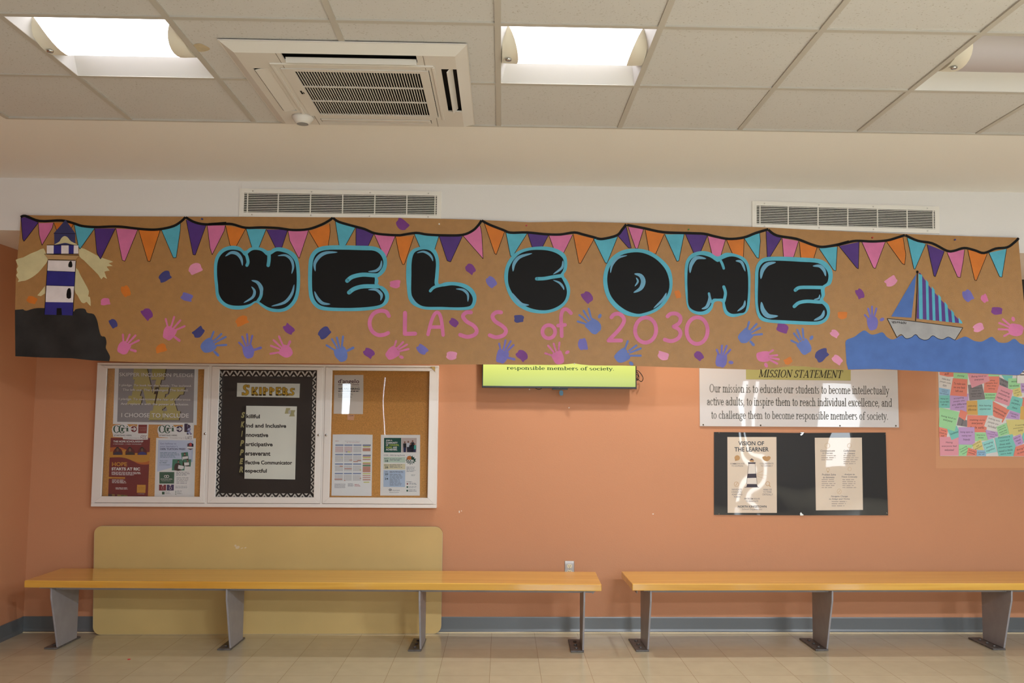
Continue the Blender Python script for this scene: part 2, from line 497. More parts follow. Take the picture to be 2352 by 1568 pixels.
def glass_mat():
    m = bpy.data.materials.new('display_glass'); m.use_nodes = True
    nt = m.node_tree; nt.nodes.remove(nt.nodes['Principled BSDF'])
    out = nt.nodes['Material Output']
    tr = nt.nodes.new('ShaderNodeBsdfTransparent'); gl = nt.nodes.new('ShaderNodeBsdfGlossy'); gl.inputs['Roughness'].default_value = 0.01
    fr = nt.nodes.new('ShaderNodeFresnel'); fr.inputs['IOR'].default_value = 1.5
    sc = nt.nodes.new('ShaderNodeMath'); sc.operation = 'MULTIPLY'; sc.inputs[1].default_value = 1.2
    tc = nt.nodes.new('ShaderNodeTexCoord')
    n = nt.nodes.new('ShaderNodeTexNoise'); n.inputs['Scale'].default_value = 1.8; n.inputs['Detail'].default_value = 0.4
    nt.links.new(tc.outputs['Object'], n.inputs['Vector'])
    bp = nt.nodes.new('ShaderNodeBump'); bp.inputs['Distance'].default_value = 0.003
    nt.links.new(n.outputs['Fac'], bp.inputs['Height']); nt.links.new(bp.outputs['Normal'], gl.inputs['Normal'])
    mx = nt.nodes.new('ShaderNodeMixShader')
    nt.links.new(fr.outputs['Fac'], sc.inputs[0]); nt.links.new(sc.outputs[0], mx.inputs[0])
    nt.links.new(tr.outputs[0], mx.inputs[1]); nt.links.new(gl.outputs[0], mx.inputs[2])
    nt.links.new(mx.outputs[0], out.inputs['Surface'])
    return m
M_GLASS = glass_mat()

def wood_mat():
    m = bpy.data.materials.new('varnished_maple'); m.use_nodes = True
    nt = m.node_tree; b = nt.nodes['Principled BSDF']
    tc = nt.nodes.new('ShaderNodeTexCoord'); mp = nt.nodes.new('ShaderNodeMapping'); mp.inputs['Scale'].default_value = (0.55, 26.0, 12.0)
    nt.links.new(tc.outputs['Object'], mp.inputs['Vector'])
    n = nt.nodes.new('ShaderNodeTexNoise'); n.inputs['Scale'].default_value = 1.6; n.inputs['Detail'].default_value = 6.0; n.inputs['Distortion'].default_value = 0.4
    nt.links.new(mp.outputs['Vector'], n.inputs['Vector'])
    r = nt.nodes.new('ShaderNodeValToRGB')
    r.color_ramp.elements[0].position = 0.28; r.color_ramp.elements[0].color = rgb(216, 158, 56)
    r.color_ramp.elements[1].position = 0.72; r.color_ramp.elements[1].color = rgb(240, 194, 92)
    nt.links.new(n.outputs['Fac'], r.inputs['Fac'])
    # glued strips
    br = nt.nodes.new('ShaderNodeTexBrick'); br.offset = 0.37
    br.inputs['Color1'].default_value = (1, 1, 1, 1); br.inputs['Color2'].default_value = (0.88, 0.85, 0.78, 1); br.inputs['Mortar'].default_value = (0.8, 0.7, 0.55, 1)
    br.inputs['Scale'].default_value = 1.0; br.inputs['Brick Width'].default_value = 0.95; br.inputs['Row Height'].default_value = 0.044; br.inputs['Mortar Size'].default_value = 0.0005
    nt.links.new(tc.outputs['Object'], br.inputs['Vector'])
    mx = nt.nodes.new('ShaderNodeMix'); mx.data_type = 'RGBA'; mx.blend_type = 'MULTIPLY'; mx.inputs[0].default_value = 0.75
    nt.links.new(r.outputs['Color'], mx.inputs[6]); nt.links.new(br.outputs['Color'], mx.inputs[7])
    nt.links.new(mx.outputs[2], b.inputs['Base Color'])
    b.inputs['Roughness'].default_value = 0.28
    b.inputs['Coat Weight'].default_value = 0.7; b.inputs['Coat Roughness'].default_value = 0.06
    return m
M_WOOD = wood_mat()

def floor_mat():
    m = bpy.data.materials.new('waxed_vinyl_tile'); m.use_nodes = True
    nt = m.node_tree; b = nt.nodes['Principled BSDF']
    tc = nt.nodes.new('ShaderNodeTexCoord'); mp = nt.nodes.new('ShaderNodeMapping')
    mp.inputs['Location'].default_value = (0.0547 + 20 * 0.3048, -5.5828 + 40 * 0.3048, 0)
    nt.links.new(tc.outputs['Object'], mp.inputs['Vector'])
    br = nt.nodes.new('ShaderNodeTexBrick'); br.offset = 0.0
    br.inputs['Color1'].default_value = rgb(203, 193, 165); br.inputs['Color2'].default_value = rgb(197, 187, 159); br.inputs['Mortar'].default_value = rgb(150, 132, 104)
    br.inputs['Scale'].default_value = 1.0; br.inputs['Brick Width'].default_value = 0.3048; br.inputs['Row Height'].default_value = 0.3048
    br.inputs['Mortar Size'].default_value = 0.0012; br.inputs['Mortar Smooth'].default_value = 0.2
    nt.links.new(mp.outputs['Vector'], br.inputs['Vector'])
    n = nt.nodes.new('ShaderNodeTexNoise'); n.inputs['Scale'].default_value = 9.0; n.inputs['Detail'].default_value = 6
    nt.links.new(tc.outputs['Object'], n.inputs['Vector'])
    r = nt.nodes.new('ShaderNodeMapRange'); r.inputs['To Min'].default_value = 0.9; r.inputs['To Max'].default_value = 1.08
    nt.links.new(n.outputs['Fac'], r.inputs['Value'])
    v = nt.nodes.new('ShaderNodeVectorMath'); v.operation = 'SCALE'
    nt.links.new(br.outputs['Color'], v.inputs[0]); nt.links.new(r.outputs['Result'], v.inputs['Scale'])
    nt.links.new(v.outputs['Vector'], b.inputs['Base Color'])
    b.inputs['Roughness'].default_value = 0.16
    b.inputs['Specular IOR Level'].default_value = 0.5
    return m
M_FLOOR = floor_mat()

# ------------------------------------------------------------------ flat art on vertical planes
def face_poly(bm, pts, mi=0):
    q = []
    for p in pts:
        p = Vector(p)
        if not q or (p - q[-1]).length > 1e-6: q.append(p)
    if len(q) > 2 and (q[0] - q[-1]).length < 1e-6: q.pop()
    if len(q) < 3: return
    vs = [bm.verts.new(p) for p in q]
    f = bm.faces.new(vs); f.normal_update()
    if f.normal.y > 0: f.normal_flip()
    f.material_index = mi

def flat(name, polys, conv, y, m, parent=None, warp=None, label=None):
    """painted or printed shapes lying on the vertical plane Y = y"""
    bm = bmesh.new()
    for p in polys:
        w = []
        for q in p:
            v = at(*conv(q), y); w.append(v)
        face_poly(bm, w)
    big = [f for f in bm.faces if len(f.verts) > 4]
    if big: bmesh.ops.triangulate(bm, faces=big, ngon_method='EAR_CLIP')
    if warp: warp(bm, y)
    return link_bm(name, bm, m, parent, label=label)

def sheet(name, quad, conv, y, m, parent=None, thick=0.0012, label=None):
    """a sheet of paper or board with its own thickness, front face on Y = y"""
    bm = bmesh.new()
    prism(bm, [at(*conv(q), y) for q in quad], (0, thick, 0))
    return link_bm(name, bm, m, parent, label=label)

PX = lambda p: p

# ------------------------------------------------------------------ room shell
def struct(name, bm, m, smooth=False):
    return meta(link_bm(name, bm, m, smooth=smooth), kind='structure')

bm = bmesh.new(); box(bm, XL - .2, XR, YB, WALL + .2, -.12, 0); struct('floor', bm, M_FLOOR)
bm = bmesh.new(); box(bm, XL - .2, XR, WALL, WALL + .15, 0, H + .2); wall_back = struct('wall_back', bm, M_WALL)
bm = bmesh.new(); box(bm, XL - .15, XL, 3.2, WALL, 0, H + .2); struct('wall_left', bm, M_WALL)
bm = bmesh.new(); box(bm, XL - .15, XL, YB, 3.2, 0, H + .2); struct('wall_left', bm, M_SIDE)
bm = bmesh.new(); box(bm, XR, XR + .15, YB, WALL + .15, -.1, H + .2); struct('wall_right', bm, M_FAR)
bm = bmesh.new()                                     # wall behind the camera, with window openings
xs_ = [XL - .15] + [e for w in WINDOWS for e in w[:2]] + [XR + .15]
for i in range(0, len(xs_), 2):
    box(bm, xs_[i], xs_[i + 1], YB - .15, YB, 0, H + .2)
for wx0, wx1, zs0, zs1 in WINDOWS:
    box(bm, wx0, wx1, YB - .15, YB, 0, zs0); box(bm, wx0, wx1, YB - .15, YB, zs1, H + .2)
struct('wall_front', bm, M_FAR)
for k, (wx0, wx1, zs0, zs1) in enumerate(WINDOWS):
    if wx1 - wx0 < 1: continue
    bm = bmesh.new()
    for x0, x1, z0, z1 in ((wx0, wx1, zs0, zs0 + .05), (wx0, wx1, zs1 - .05, zs1), (wx0, wx0 + .05, zs0, zs1), (wx1 - .05, wx1, zs0, zs1),
                           ((wx0 + wx1) / 2 - .03, (wx0 + wx1) / 2 + .03, zs0, zs1)):
        box(bm, x0, x1, YB - .1, YB - .04, z0, z1)
    struct('window_%d' % (k + 1), bm, M_DARK)
# slightly lighter rectangle on the wall around the note poster
flat('lighter_patch', [[(2150, 800), (2362, 800), (2362, 1074), (2150, 1075)]], PX, WALL - .0008, M_WALL_LIGHTER, wall_back)
flat('plaster_chip', [ellipse(1216, 894, 1.6, 1.6, 8), ellipse(1307, 936, 1.6, 1.6, 8), ellipse(1500, 1180, 1.8, 1.4, 8), ellipse(1055, 1175, 1.4, 3, 8),
                      ellipse(1060, 1173, 1.2, 1.2, 8)], PX, WALL - .0012, mat('bare_plaster', (226, 214, 204)), wall_back)

# baseboards with a coved foot
def cove(bm, p0, p1, out):
    prof = [(0.0, 0.105), (0.004, 0.107), (0.006, 0.100), (0.007, 0.022), (0.011, 0.008), (0.018, 0.0), (0.0, 0.0)]
    p0, p1, out = Vector(p0), Vector(p1), Vector(out)
    a = [bm.verts.new(p0 + out * d + Vector((0, 0, z))) for d, z in prof]
    b = [bm.verts.new(p1 + out * d + Vector((0, 0, z))) for d, z in prof]
    for i in range(len(prof)):
        j = (i + 1) % len(prof)
        bm.faces.new([a[i], a[j], b[j], b[i]])
    bmesh.ops.recalc_face_normals(bm, faces=bm.faces)
bm = bmesh.new(); cove(bm, (XL, WALL, 0), (XR, WALL, 0), (0, -1, 0)); struct('baseboard_back', bm, M_BASE)
bm = bmesh.new(); cove(bm, (XL, YB, 0), (XL, WALL, 0), (1, 0, 0)); struct('baseboard_left', bm, M_BASE)
# pale strip painting the bright highlight along the foot of the rear baseboard
bm = bmesh.new(); box(bm, XL, XR, WALL - .030, WALL - .016, 0, .0035); struct('baseboard_glint_strip', bm, mat('painted_glint', (222, 206, 170), 0.3))

# bulkhead across the rear of the room (its bottom runs down a little to the right)
bm = bmesh.new()
zb = lambda x: 2.664 - 0.0098 * (x + 3.365)
vs = [bm.verts.new(p) for p in ((XL, FACE, zb(XL)), (XR, FACE, zb(XR)), (XR, FACE, H + .1), (XL, FACE, H + .1),
                                (XL, WALL, zb(XL)), (XR, WALL, zb(XR)), (XR, WALL, H + .1), (XL, WALL, H + .1))]
for f in ((0, 1, 2, 3), (0, 4, 5, 1), (4, 7, 6, 5), (0, 3, 7, 4), (1, 5, 6, 2), (3, 2, 6, 7)):
    bm.faces.new([vs[i] for i in f])
bmesh.ops.recalc_face_normals(bm, faces=bm.faces)
# side walls keep their own finish, the bulkhead its white paint with ceiling plaster on its underside
for f in bm.faces:
    f.material_index = 1 if f.normal.z < -.7 else 0
meta(link_bm('trim_2', bm, [M_BULK, M_PLASTER]), kind='structure')

# ceiling: plaster margin, lay-in tiles, metal grid
GX0, GY0, G = -0.0277, 3.2939, 0.61
EDGE_Y, EDGE_X = 4.482, -2.462
LIGHT_CELLS = {(-3, 0), (0, 0), (3, 0)}
bm = bmesh.new()
box(bm, XL, XR, EDGE_Y, FACE + .05, H, H + .1)
box(bm, XL, EDGE_X, YB, EDGE_Y, H, H + .1)
ceiling = struct('ceiling', bm, M_PLASTER)
bm = bmesh.new(); bg_ = bmesh.new()
I0, I1 = -4, 14; J0, J1 = -13, 1
for i in range(I0, I1 + 1):
    for j in range(J0, J1 + 1):
        if (i, j) in LIGHT_CELLS: continue
        x0, x1 = max(GX0 + i * G, EDGE_X), GX0 + (i + 1) * G
        y0, y1 = max(GY0 + j * G, YB), min(GY0 + (j + 1) * G, EDGE_Y)
        if x1 <= x0 or y1 <= y0: continue
        sag = random.uniform(0, .0035)
        box(bm, x0 + .003, x1 - .003, y0 + .003, y1 - .003, H + .007 - sag, H + .028)
link_bm('ceiling_tile', bm, M_CEIL_TILE, ceiling)
for i in range(I0 + 1, I1 + 1):
    x = GX0 + i * G
    y1 = EDGE_Y
    if i == -1:
        box(bg_, x - .012, x + .012, YB, 3.50, H - .001, H + .012); continue
    box(bg_, x - .012, x + .012, YB, y1, H - .001, H + .012)
for j in range(J0, J1 + 1):
    y = GY0 + j * G
    if y < YB: continue
    if j == 1:
        box(bg_, EDGE_X, -1.09, y - .012, y + .012, H - .0005, H + .012); box(bg_, -.17, XR, y - .012, y + .012, H - .0005, H + .012)
    else:
        box(bg_, EDGE_X, XR, y - .012, y + .012, H - .0005, H + .012)
box(bg_, EDGE_X - .008, XR, EDGE_Y - .004, EDGE_Y + .010, H - .003, H + .012)
box(bg_, EDGE_X - .012, EDGE_X + .012, YB, EDGE_Y, H - .002, H + .012)
link_bm('ceiling_grid', bg_, M_GRID, ceiling)
# closing plane above the tiles
bm = bmesh.new(); box(bm, XL - .15, XR + .15, YB - .15, WALL + .15, H + .2, H + .3); struct('trim_3', bm, M_PLASTER)
flat_bm = bmesh.new()       # old water stain beside the left lamp
st = [(1290, 300), (1330, 290), (1370, 305), (1400, 325), (1380, 340), (1330, 345), (1295, 335)]
c1 = crop(0, 0, 800 / 2323)
for q in spline(st, 4):
    d = ray(*c1(q)); k = (H - CAM_H + .0032) / d.z
    flat_bm.verts.new((d.x * k, d.y * k, H + .0032))
flat_bm.verts.ensure_lookup_table(); f = flat_bm.faces.new(flat_bm.verts); f.normal_update()
if f.normal.z > 0: f.normal_flip()
bmesh.ops.triangulate(flat_bm, faces=flat_bm.faces)
link_bm('water_stain', flat_bm, mat('stain', (196, 180, 152), 0.95, 0.1, vary=.12, vscale=30), ceiling)

# ------------------------------------------------------------------ troffer lights
M_LENS = mat('lit_lamp_lens', (250, 250, 254), 0.5, emit=3.6)
M_LENS_OFF = mat('unlit_lamp_lens', (186, 178, 182), 0.4, 0.4)
M_CAP = mat('lamp_end_cap', (226, 218, 204), 0.45, 0.4)

def troffer(i, j, lit, label):
    x0, x1, y0, y1 = GX0 + i * G + .012, GX0 + (i + 1) * G - .012, GY0 + j * G + .012, GY0 + (j + 1) * G - .012
    xc, yc = (x0 + x1) / 2, (y0 + y1) / 2
    r = empty('ceiling_light', (xc, yc, H), label, 'ceiling light', 'square ceiling lights')
    bm = bmesh.new()                                  # sloping reflector pan
    rim = [(x0, y0), (x1, y0), (x1, y1), (x0, y1)]
    a = [bm.verts.new((x, y, H + .002)) for x, y in rim]
    ins = .035
    b = [bm.verts.new((x, y, H + .085)) for x, y in ((x0 + ins, y0 + .14), (x1 - ins, y0 + .14), (x1 - ins, y1 - .14), (x0 + ins, y1 - .14))]
    for k in range(4):
        bm.faces.new([a[k], a[(k + 1) % 4], b[(k + 1) % 4], b[k]])
    bm.faces.new(b)
    bmesh.ops.recalc_face_normals(bm, faces=bm.faces)
    for f in bm.faces:
        f.normal_update()
        if f.normal.z > 0: f.normal_flip()
    link_bm('reflector', bm, mat('white_reflector', (214, 212, 212), 0.5, 0.4), r)
    bm = bmesh.new()                                  # folded steel housing behind it
    box(bm, x0 - .006, x1 + .006, y0 - .006, y1 + .006, H + .10, H + .115)
    for q in ((x0 - .006, x0 - .002, y0, y1), (x1 + .002, x1 + .006, y0, y1), (x0, x1, y0 - .006, y0 - .002), (x0, x1, y1 + .002, y1 + .006)):
        box(bm, q[0], q[1], q[2], q[3], H + .006, H + .10)
    link_bm('housing', bm, M_WHITE_MET, r)
    # bowed lamp basket, half round, along X
    bm = bmesh.new(); R = .150; n = 14
    prof = [(yc + R * math.cos(math.pi + math.pi * k / n), H + .0845 + .094 * math.sin(math.pi + math.pi * k / n)) for k in range(n + 1)]
    end = lambda k: .012 + .058 * math.sin(math.pi * k / n) ** .7
    A = [bm.verts.new((x0 + end(k), y, z)) for k, (y, z) in enumerate(prof)]; B = [bm.verts.new((x1 - end(k), y, z)) for k, (y, z) in enumerate(prof)]
    for k in range(n):
        f = bm.faces.new([A[k], A[k + 1], B[k + 1], B[k]]); f.smooth = True
        f.normal_update()
        if f.normal.z > 0 and k not in (0, n - 1): f.normal_flip()
    link_bm('lamp_lens', bm, M_LENS if lit else M_LENS_OFF, r)
    for sx in (-1, 1):                                # end caps that swell inwards below the frame
        bm = bmesh.new()
        P = [bm.verts.new((x0 + .004 if sx < 0 else x1 - .004, y, z)) for y, z in prof]
        Q = [bm.verts.new((x0 + end(k) if sx < 0 else x1 - end(k), yc + (y - yc) * 1.02, z - .0015)) for k, (y, z) in enumerate(prof)]
        for k in range(n):
            f = bm.faces.new([P[k], P[k + 1], Q[k + 1], Q[k]]); f.smooth = True; f.normal_update()
            if f.normal.z > 0 and k not in (0, n - 1): f.normal_flip()
        bm.faces.new(P)
        c = link_bm('end_cap', bm, M_CAP, r)
        if sx < 0:
            bm = bmesh.new(); lathe(bm, [(0, -.006), (.012, -.006), (.014, .001), (.010, .004), (0, .004)], (x0 + .030, yc - .01, H - .013), 'Z', 14)
            link_bm('latch_button', bm, M_CHROME, c)
    return r
troffer(-3, 0, True, 'lit square ceiling light left of the air conditioner')
troffer(0, 0, True, 'lit square ceiling light right of the air conditioner')
troffer(3, 0, False, 'unlit square ceiling light at the right edge')

# ------------------------------------------------------------------ ceiling cassette air conditioner
ax0, ax1, ay0, ay1 = -1.118, -.148, 3.47, 4.452
acx, acy = (ax0 + ax1) / 2, (ay0 + ay1) / 2
ac = empty('ceiling_air_conditioner', (acx, acy, H), 'white four-way cassette air conditioner with square intake grille in the ceiling', 'air conditioner')
zf = H - .034                                        # visible underside of the panel
def frustum(bm, o, i, z0, z1):
    O = [bm.verts.new((x, y, z0)) for x, y in ((o[0], o[2]), (o[1], o[2]), (o[1], o[3]), (o[0], o[3]))]
    I = [bm.verts.new((x, y, z1)) for x, y in ((i[0], i[2]), (i[1], i[2]), (i[1], i[3]), (i[0], i[3]))]
    for k in range(4):
        f = bm.faces.new([O[k], O[(k + 1) % 4], I[(k + 1) % 4], I[k]]); f.normal_update()
        if f.normal.z > 0: f.normal_flip()
bm = bmesh.new()
box(bm, ax0, ax1, ay0, ay1, H - .006, H - .0015)
frustum(bm, (ax0 + .004, ax1 - .004, ay0 + .004, ay1 - .004), (ax0 + .05, ax1 - .05, ay0 + .05, ay1 - .05), H - .006, zf)
ix0, ix1, iy0, iy1 = ax0 + .05, ax1 - .05, ay0 + .05, ay1 - .05
gx0, gx1, gy0, gy1 = -.925, -.313, 3.672, 4.264      # lift-down grille
S = {'near': (-.885, -.352, 3.520, 3.592), 'far': (-.885, -.352, 4.310, 4.362), 'left': (-1.036, -.972, 3.682, 4.205), 'right': (-.262, -.198, 3.655, 4.178)}
def rects_minus(x0, x1, y0, y1, holes):
    xs = sorted({x0, x1, *[h[0] for h in holes], *[h[1] for h in holes]}); ys = sorted({y0, y1, *[h[2] for h in holes], *[h[3] for h in holes]})
    for a, b in zip(xs, xs[1:]):
        for c, d in zip(ys, ys[1:]):
            mx, my = (a + b) / 2, (c + d) / 2
            if not any(h[0] < mx < h[1] and h[2] < my < h[3] for h in holes):
                yield a, b, c, d
for a, b, c, d in rects_minus(ix0, ix1, iy0, iy1, list(S.values()) + [(gx0, gx1, gy0, gy1)]):
    box(bm, a, b, c, d, zf, zf + .006)
link_bm('panel', bm, M_PLASTIC, ac)
bm = bmesh.new(); box(bm, ix0 + .004, ix1 - .004, iy0 + .004, iy1 - .004, H - .010, H - .0065); link_bm('recess_shade_plate', bm, M_DARK, ac)  # dark plate standing in for the shade inside the unit
# joint lines of the corner covers
bm = bmesh.new()
for x in (-.905, -.325):
    box(bm, x - .0012, x + .0012, iy0, gy0, zf - .0006, zf); box(bm, x - .0012, x + .0012, gy1, iy1, zf - .0006, zf)
link_bm('corner_joint', bm, mat('grey_joint_line', (120, 110, 100)), ac)
# grille frame and slats
bm = bmesh.new()
hx0, hx1, hy0, hy1 = -.872, -.352, 3.700, 4.240
for a, b, c, d in rects_minus(gx0 + .003, gx1 - .003, gy0 + .003, gy1 - .003, [(hx0, hx1, hy0, hy1)]):
    box(bm, a, b, c, d, zf - .004, zf + .003)
gf = link_bm('intake_grille', bm, M_PLASTIC, ac)
bm = bmesh.new(); n = 46
for k in range(n + 1):
    x = hx0 + (hx1 - hx0) * k / n
    box(bm, x - .0016, x + .0016, hy0, hy1, zf - .003, zf + .002)
for k in (1, 2):
    y = hy0 + (hy1 - hy0) * k / 3
    box(bm, hx0, hx1, y - .0035, y + .0035, zf - .0036, zf + .002)
link_bm('grille_slats', bm, M_PLASTIC, gf)
bm = bmesh.new()                                     # raised moulding between grille and outlets
for q in ((-.955, -.29, 3.618, 3.634), (-.955, -.94, 3.634, 4.29), (-.30, -.287, 3.634, 4.29)):
    box(bm, q[0], q[1], q[2], q[3], zf - .006, zf + .001, 0, .003)
link_bm('moulding', bm, M_PLASTIC, ac)
def vane(name, x0, x1, y0, y1, tilt, axis):
    bm = bmesh.new(); cx, cy = (x0 + x1) / 2, (y0 + y1) / 2
    t = bmesh.new(); box(t, x0 + .004, x1 - .004, y0 + .004, y1 - .004, -.002, .002, 0, .0015)
    bmesh.ops.rotate(t, verts=t.verts, cent=(cx, cy, 0), matrix=Matrix.Rotation(tilt, 3, axis))
    bmesh.ops.translate(t, verts=t.verts, vec=(0, 0, zf + .001))
    merge(bm, t)
    return link_bm(name, bm, M_PLASTIC, ac)
vane('louvre', -.885, -.352, 3.572, 3.604, math.radians(-62), 'X')
vane('louvre', *S['far'], math.radians(4), 'X')
vane('louvre', S['left'][0] + .002, S['left'][1] + .004, S['left'][2], S['left'][3], math.radians(-13), 'Y')
vane('louvre', S['right'][0] + .012, S['right'][1] - .008, S['right'][2], S['right'][3], math.radians(-52), 'Y')
bm = bmesh.new(); lathe(bm, [(0, 0), (.052, 0), (.050, -.012), (.038, -.028), (.032, -.036), (0, -.036)], (-.962, 4.285, zf), 'Z', 28)
se = link_bm('sensor', bm, M_PLASTIC, ac, smooth=False)
bm = bmesh.new(); lathe(bm, [(.024, -.0362), (.027, -.0362), (.027, -.0372), (.024, -.0372)], (-.962, 4.285, zf), 'Z', 24)
link_bm('sensor_ring', bm, mat('pale_grey_line', (150, 150, 150)), se)
bm = bmesh.new(); box(bm, -.898, -.890, 3.925, 3.965, zf - .0046, zf - .0039); box(bm, -.888, -.884, 3.940, 3.962, zf - .0046, zf - .0039)
link_bm('maker_mark', bm, M_DARK, gf)

# ------------------------------------------------------------------ wall vents
def vent(x0, x1, z0, z1, rot, label):
    cx, cz = (x0 + x1) / 2, (z0 + z1) / 2; w, h = (x1 - x0) / 2, (z1 - z0) / 2
    r = empty('wall_vent', (cx, FACE, cz), label, 'vent', 'white wall vents', (0, rot, 0))
    bm = bmesh.new(); b = .028
    for q in ((-w, w, h - b, h), (-w, w, -h, -h + b), (-w, -w + b, -h + b, h - b), (w - b, w, -h + b, h - b)):
        box(bm, q[0], q[1], -.009, 0, q[2], q[3])
    link_bm('vent_frame', bm, M_WHITE_MET, r, local=True)
    bm = bmesh.new(); box(bm, -w + b, w - b, -.0022, -.0004, -h + b, h - b); link_bm('duct_shade_plate', bm, M_DARK, r, local=True)  # near-black plate paints the shade of the duct behind the slats
    bm = bmesh.new(); n = 11
    for k in range(n):
        z = -h + b + (2 * h - 2 * b) * (k + .5) / n
        t = bmesh.new(); box(t, -w + b, w - b, -.0075, -.0045, -.0019, .0019)
        bmesh.ops.translate(t, verts=t.verts, vec=(0, 0, z)); merge(bm, t)
    link_bm('vent_slats', bm, M_WHITE_MET, r, local=True)
    for x in [-w + b + (2 * w - 2 * b) * (k / 6 + .01) for k in range(1, 6)] + [-w + b + .022, w - b - .012]:
        bm = bmesh.new(); box(bm, x - .003, x + .003, -.0085, -.003, -h + b, h - b)
        link_bm('vent_divider', bm, M_WHITE_MET, r, local=True)
    for x in (-w * .87, -w * .29, w * .29, w * .87):
        for z in (h - b / 2, -h + b / 2):
            bm = bmesh.new(); lathe(bm, [(0, -.0105), (.0035, -.0105), (.0045, -.009), (0, -.009)], (x, 0, z), 'Y', 10)
            link_bm('screw', bm, M_CHROME, r, local=True)
    return r
vent(-1.645, -.389, 2.764, 2.942, 0.0, 'white slotted wall vent above the left half of the banner')
vent(1.574, 2.774, 2.726, 2.900, math.radians(.9), 'white slotted wall vent above the right half of the banner')

# ------------------------------------------------------------------ benches
def bench(x0, x1, yfront, rot, legs, label, plate_side):
    """local frame: x along the bench from its middle, y back from the front edge"""
    cx = (x0 + x1) / 2; hw = (x1 - x0) / 2
    r = empty('bench', (cx, yfront, 0), label, 'bench', 'wooden benches along the wall', (0, 0, rot))
    bm = bmesh.new(); box(bm, -hw, hw, 0, .475, .421, .466, 0, .005); link_bm('seat', bm, M_WOOD, r, local=True)
    bm = bmesh.new()                                  # steel angles that carry the seat
    for y in (.09, .40):
        box(bm, -hw + .12, hw - .04, y, y + .035, .415, .4205); box(bm, -hw + .12, hw - .04, y, y + .005, .394, .4205)
    link_bm('support_rail', bm, M_STEEL, r, local=True)
    bm = bmesh.new(); box(bm, -hw + .045 if plate_side < 0 else hw - .05, -hw + .05 if plate_side < 0 else hw - .045, .10, .42, .385, .4205)
    link_bm('end_bracket', bm, M_STEEL, r, local=True)
    for lx, side in legs:
        x = lx - cx
        bm = bmesh.new()
        prof = [(.035, .412), (.040, .345), (.075, .245), (.150, .012), (.405, .012), (.405, .412)]
        prism(bm, [(x - .006, y, z) for y, z in prof], (.012, 0, 0), 0, .002)
        leg = link_bm('leg', bm, M_STEEL, r, local=True); ORIG[leg.name] = Vector((0, 0, 0))
        bm = bmesh.new()
        if side < 0: box(bm, x - .073, x + .073, .028, .40, .4125, .4205, 0, .002)
        else: box(bm, x - .050, x + .004, .028, .40, .4125, .4205, 0, .002)
        link_bm('top_plate', bm, M_STEEL, leg, local=True)
        bm = bmesh.new(); box(bm, x - .082, x + .006, .142, .460, 0, .011, 0, .003)
        link_bm('foot_plate', bm, M_STEEL_WORN, leg, local=True)
        for y in (.20, .29, .38):
            bm = bmesh.new(); lathe(bm, [(.011, .011), (.011, .018), (.007, .021), (0, .021)], (x - .042, y, 0), 'Z', 6)
            link_bm('anchor_bolt', bm, M_STEEL_WORN, leg, local=True)
    return r
def on_floor(px, py, z=0.0):
    d = ray(px, py); k = (z - CAM_H) / d.z
    return Vector((d.x * k, d.y * k, z))
bench(-3.052, .656, 6.012, math.radians(-1.3), [(-2.895, -1), (-1.765, -1), (-.519, -1), (.548, -1)],
      'long varnished wooden bench in front of the tan tabletop', 1)
bench(.857, 4.60, 6.022, math.radians(1.0), [(.985, 1), (2.187, 1), (3.396, 1), (4.45, 1)],
      'varnished wooden bench below the black vision poster', -1)

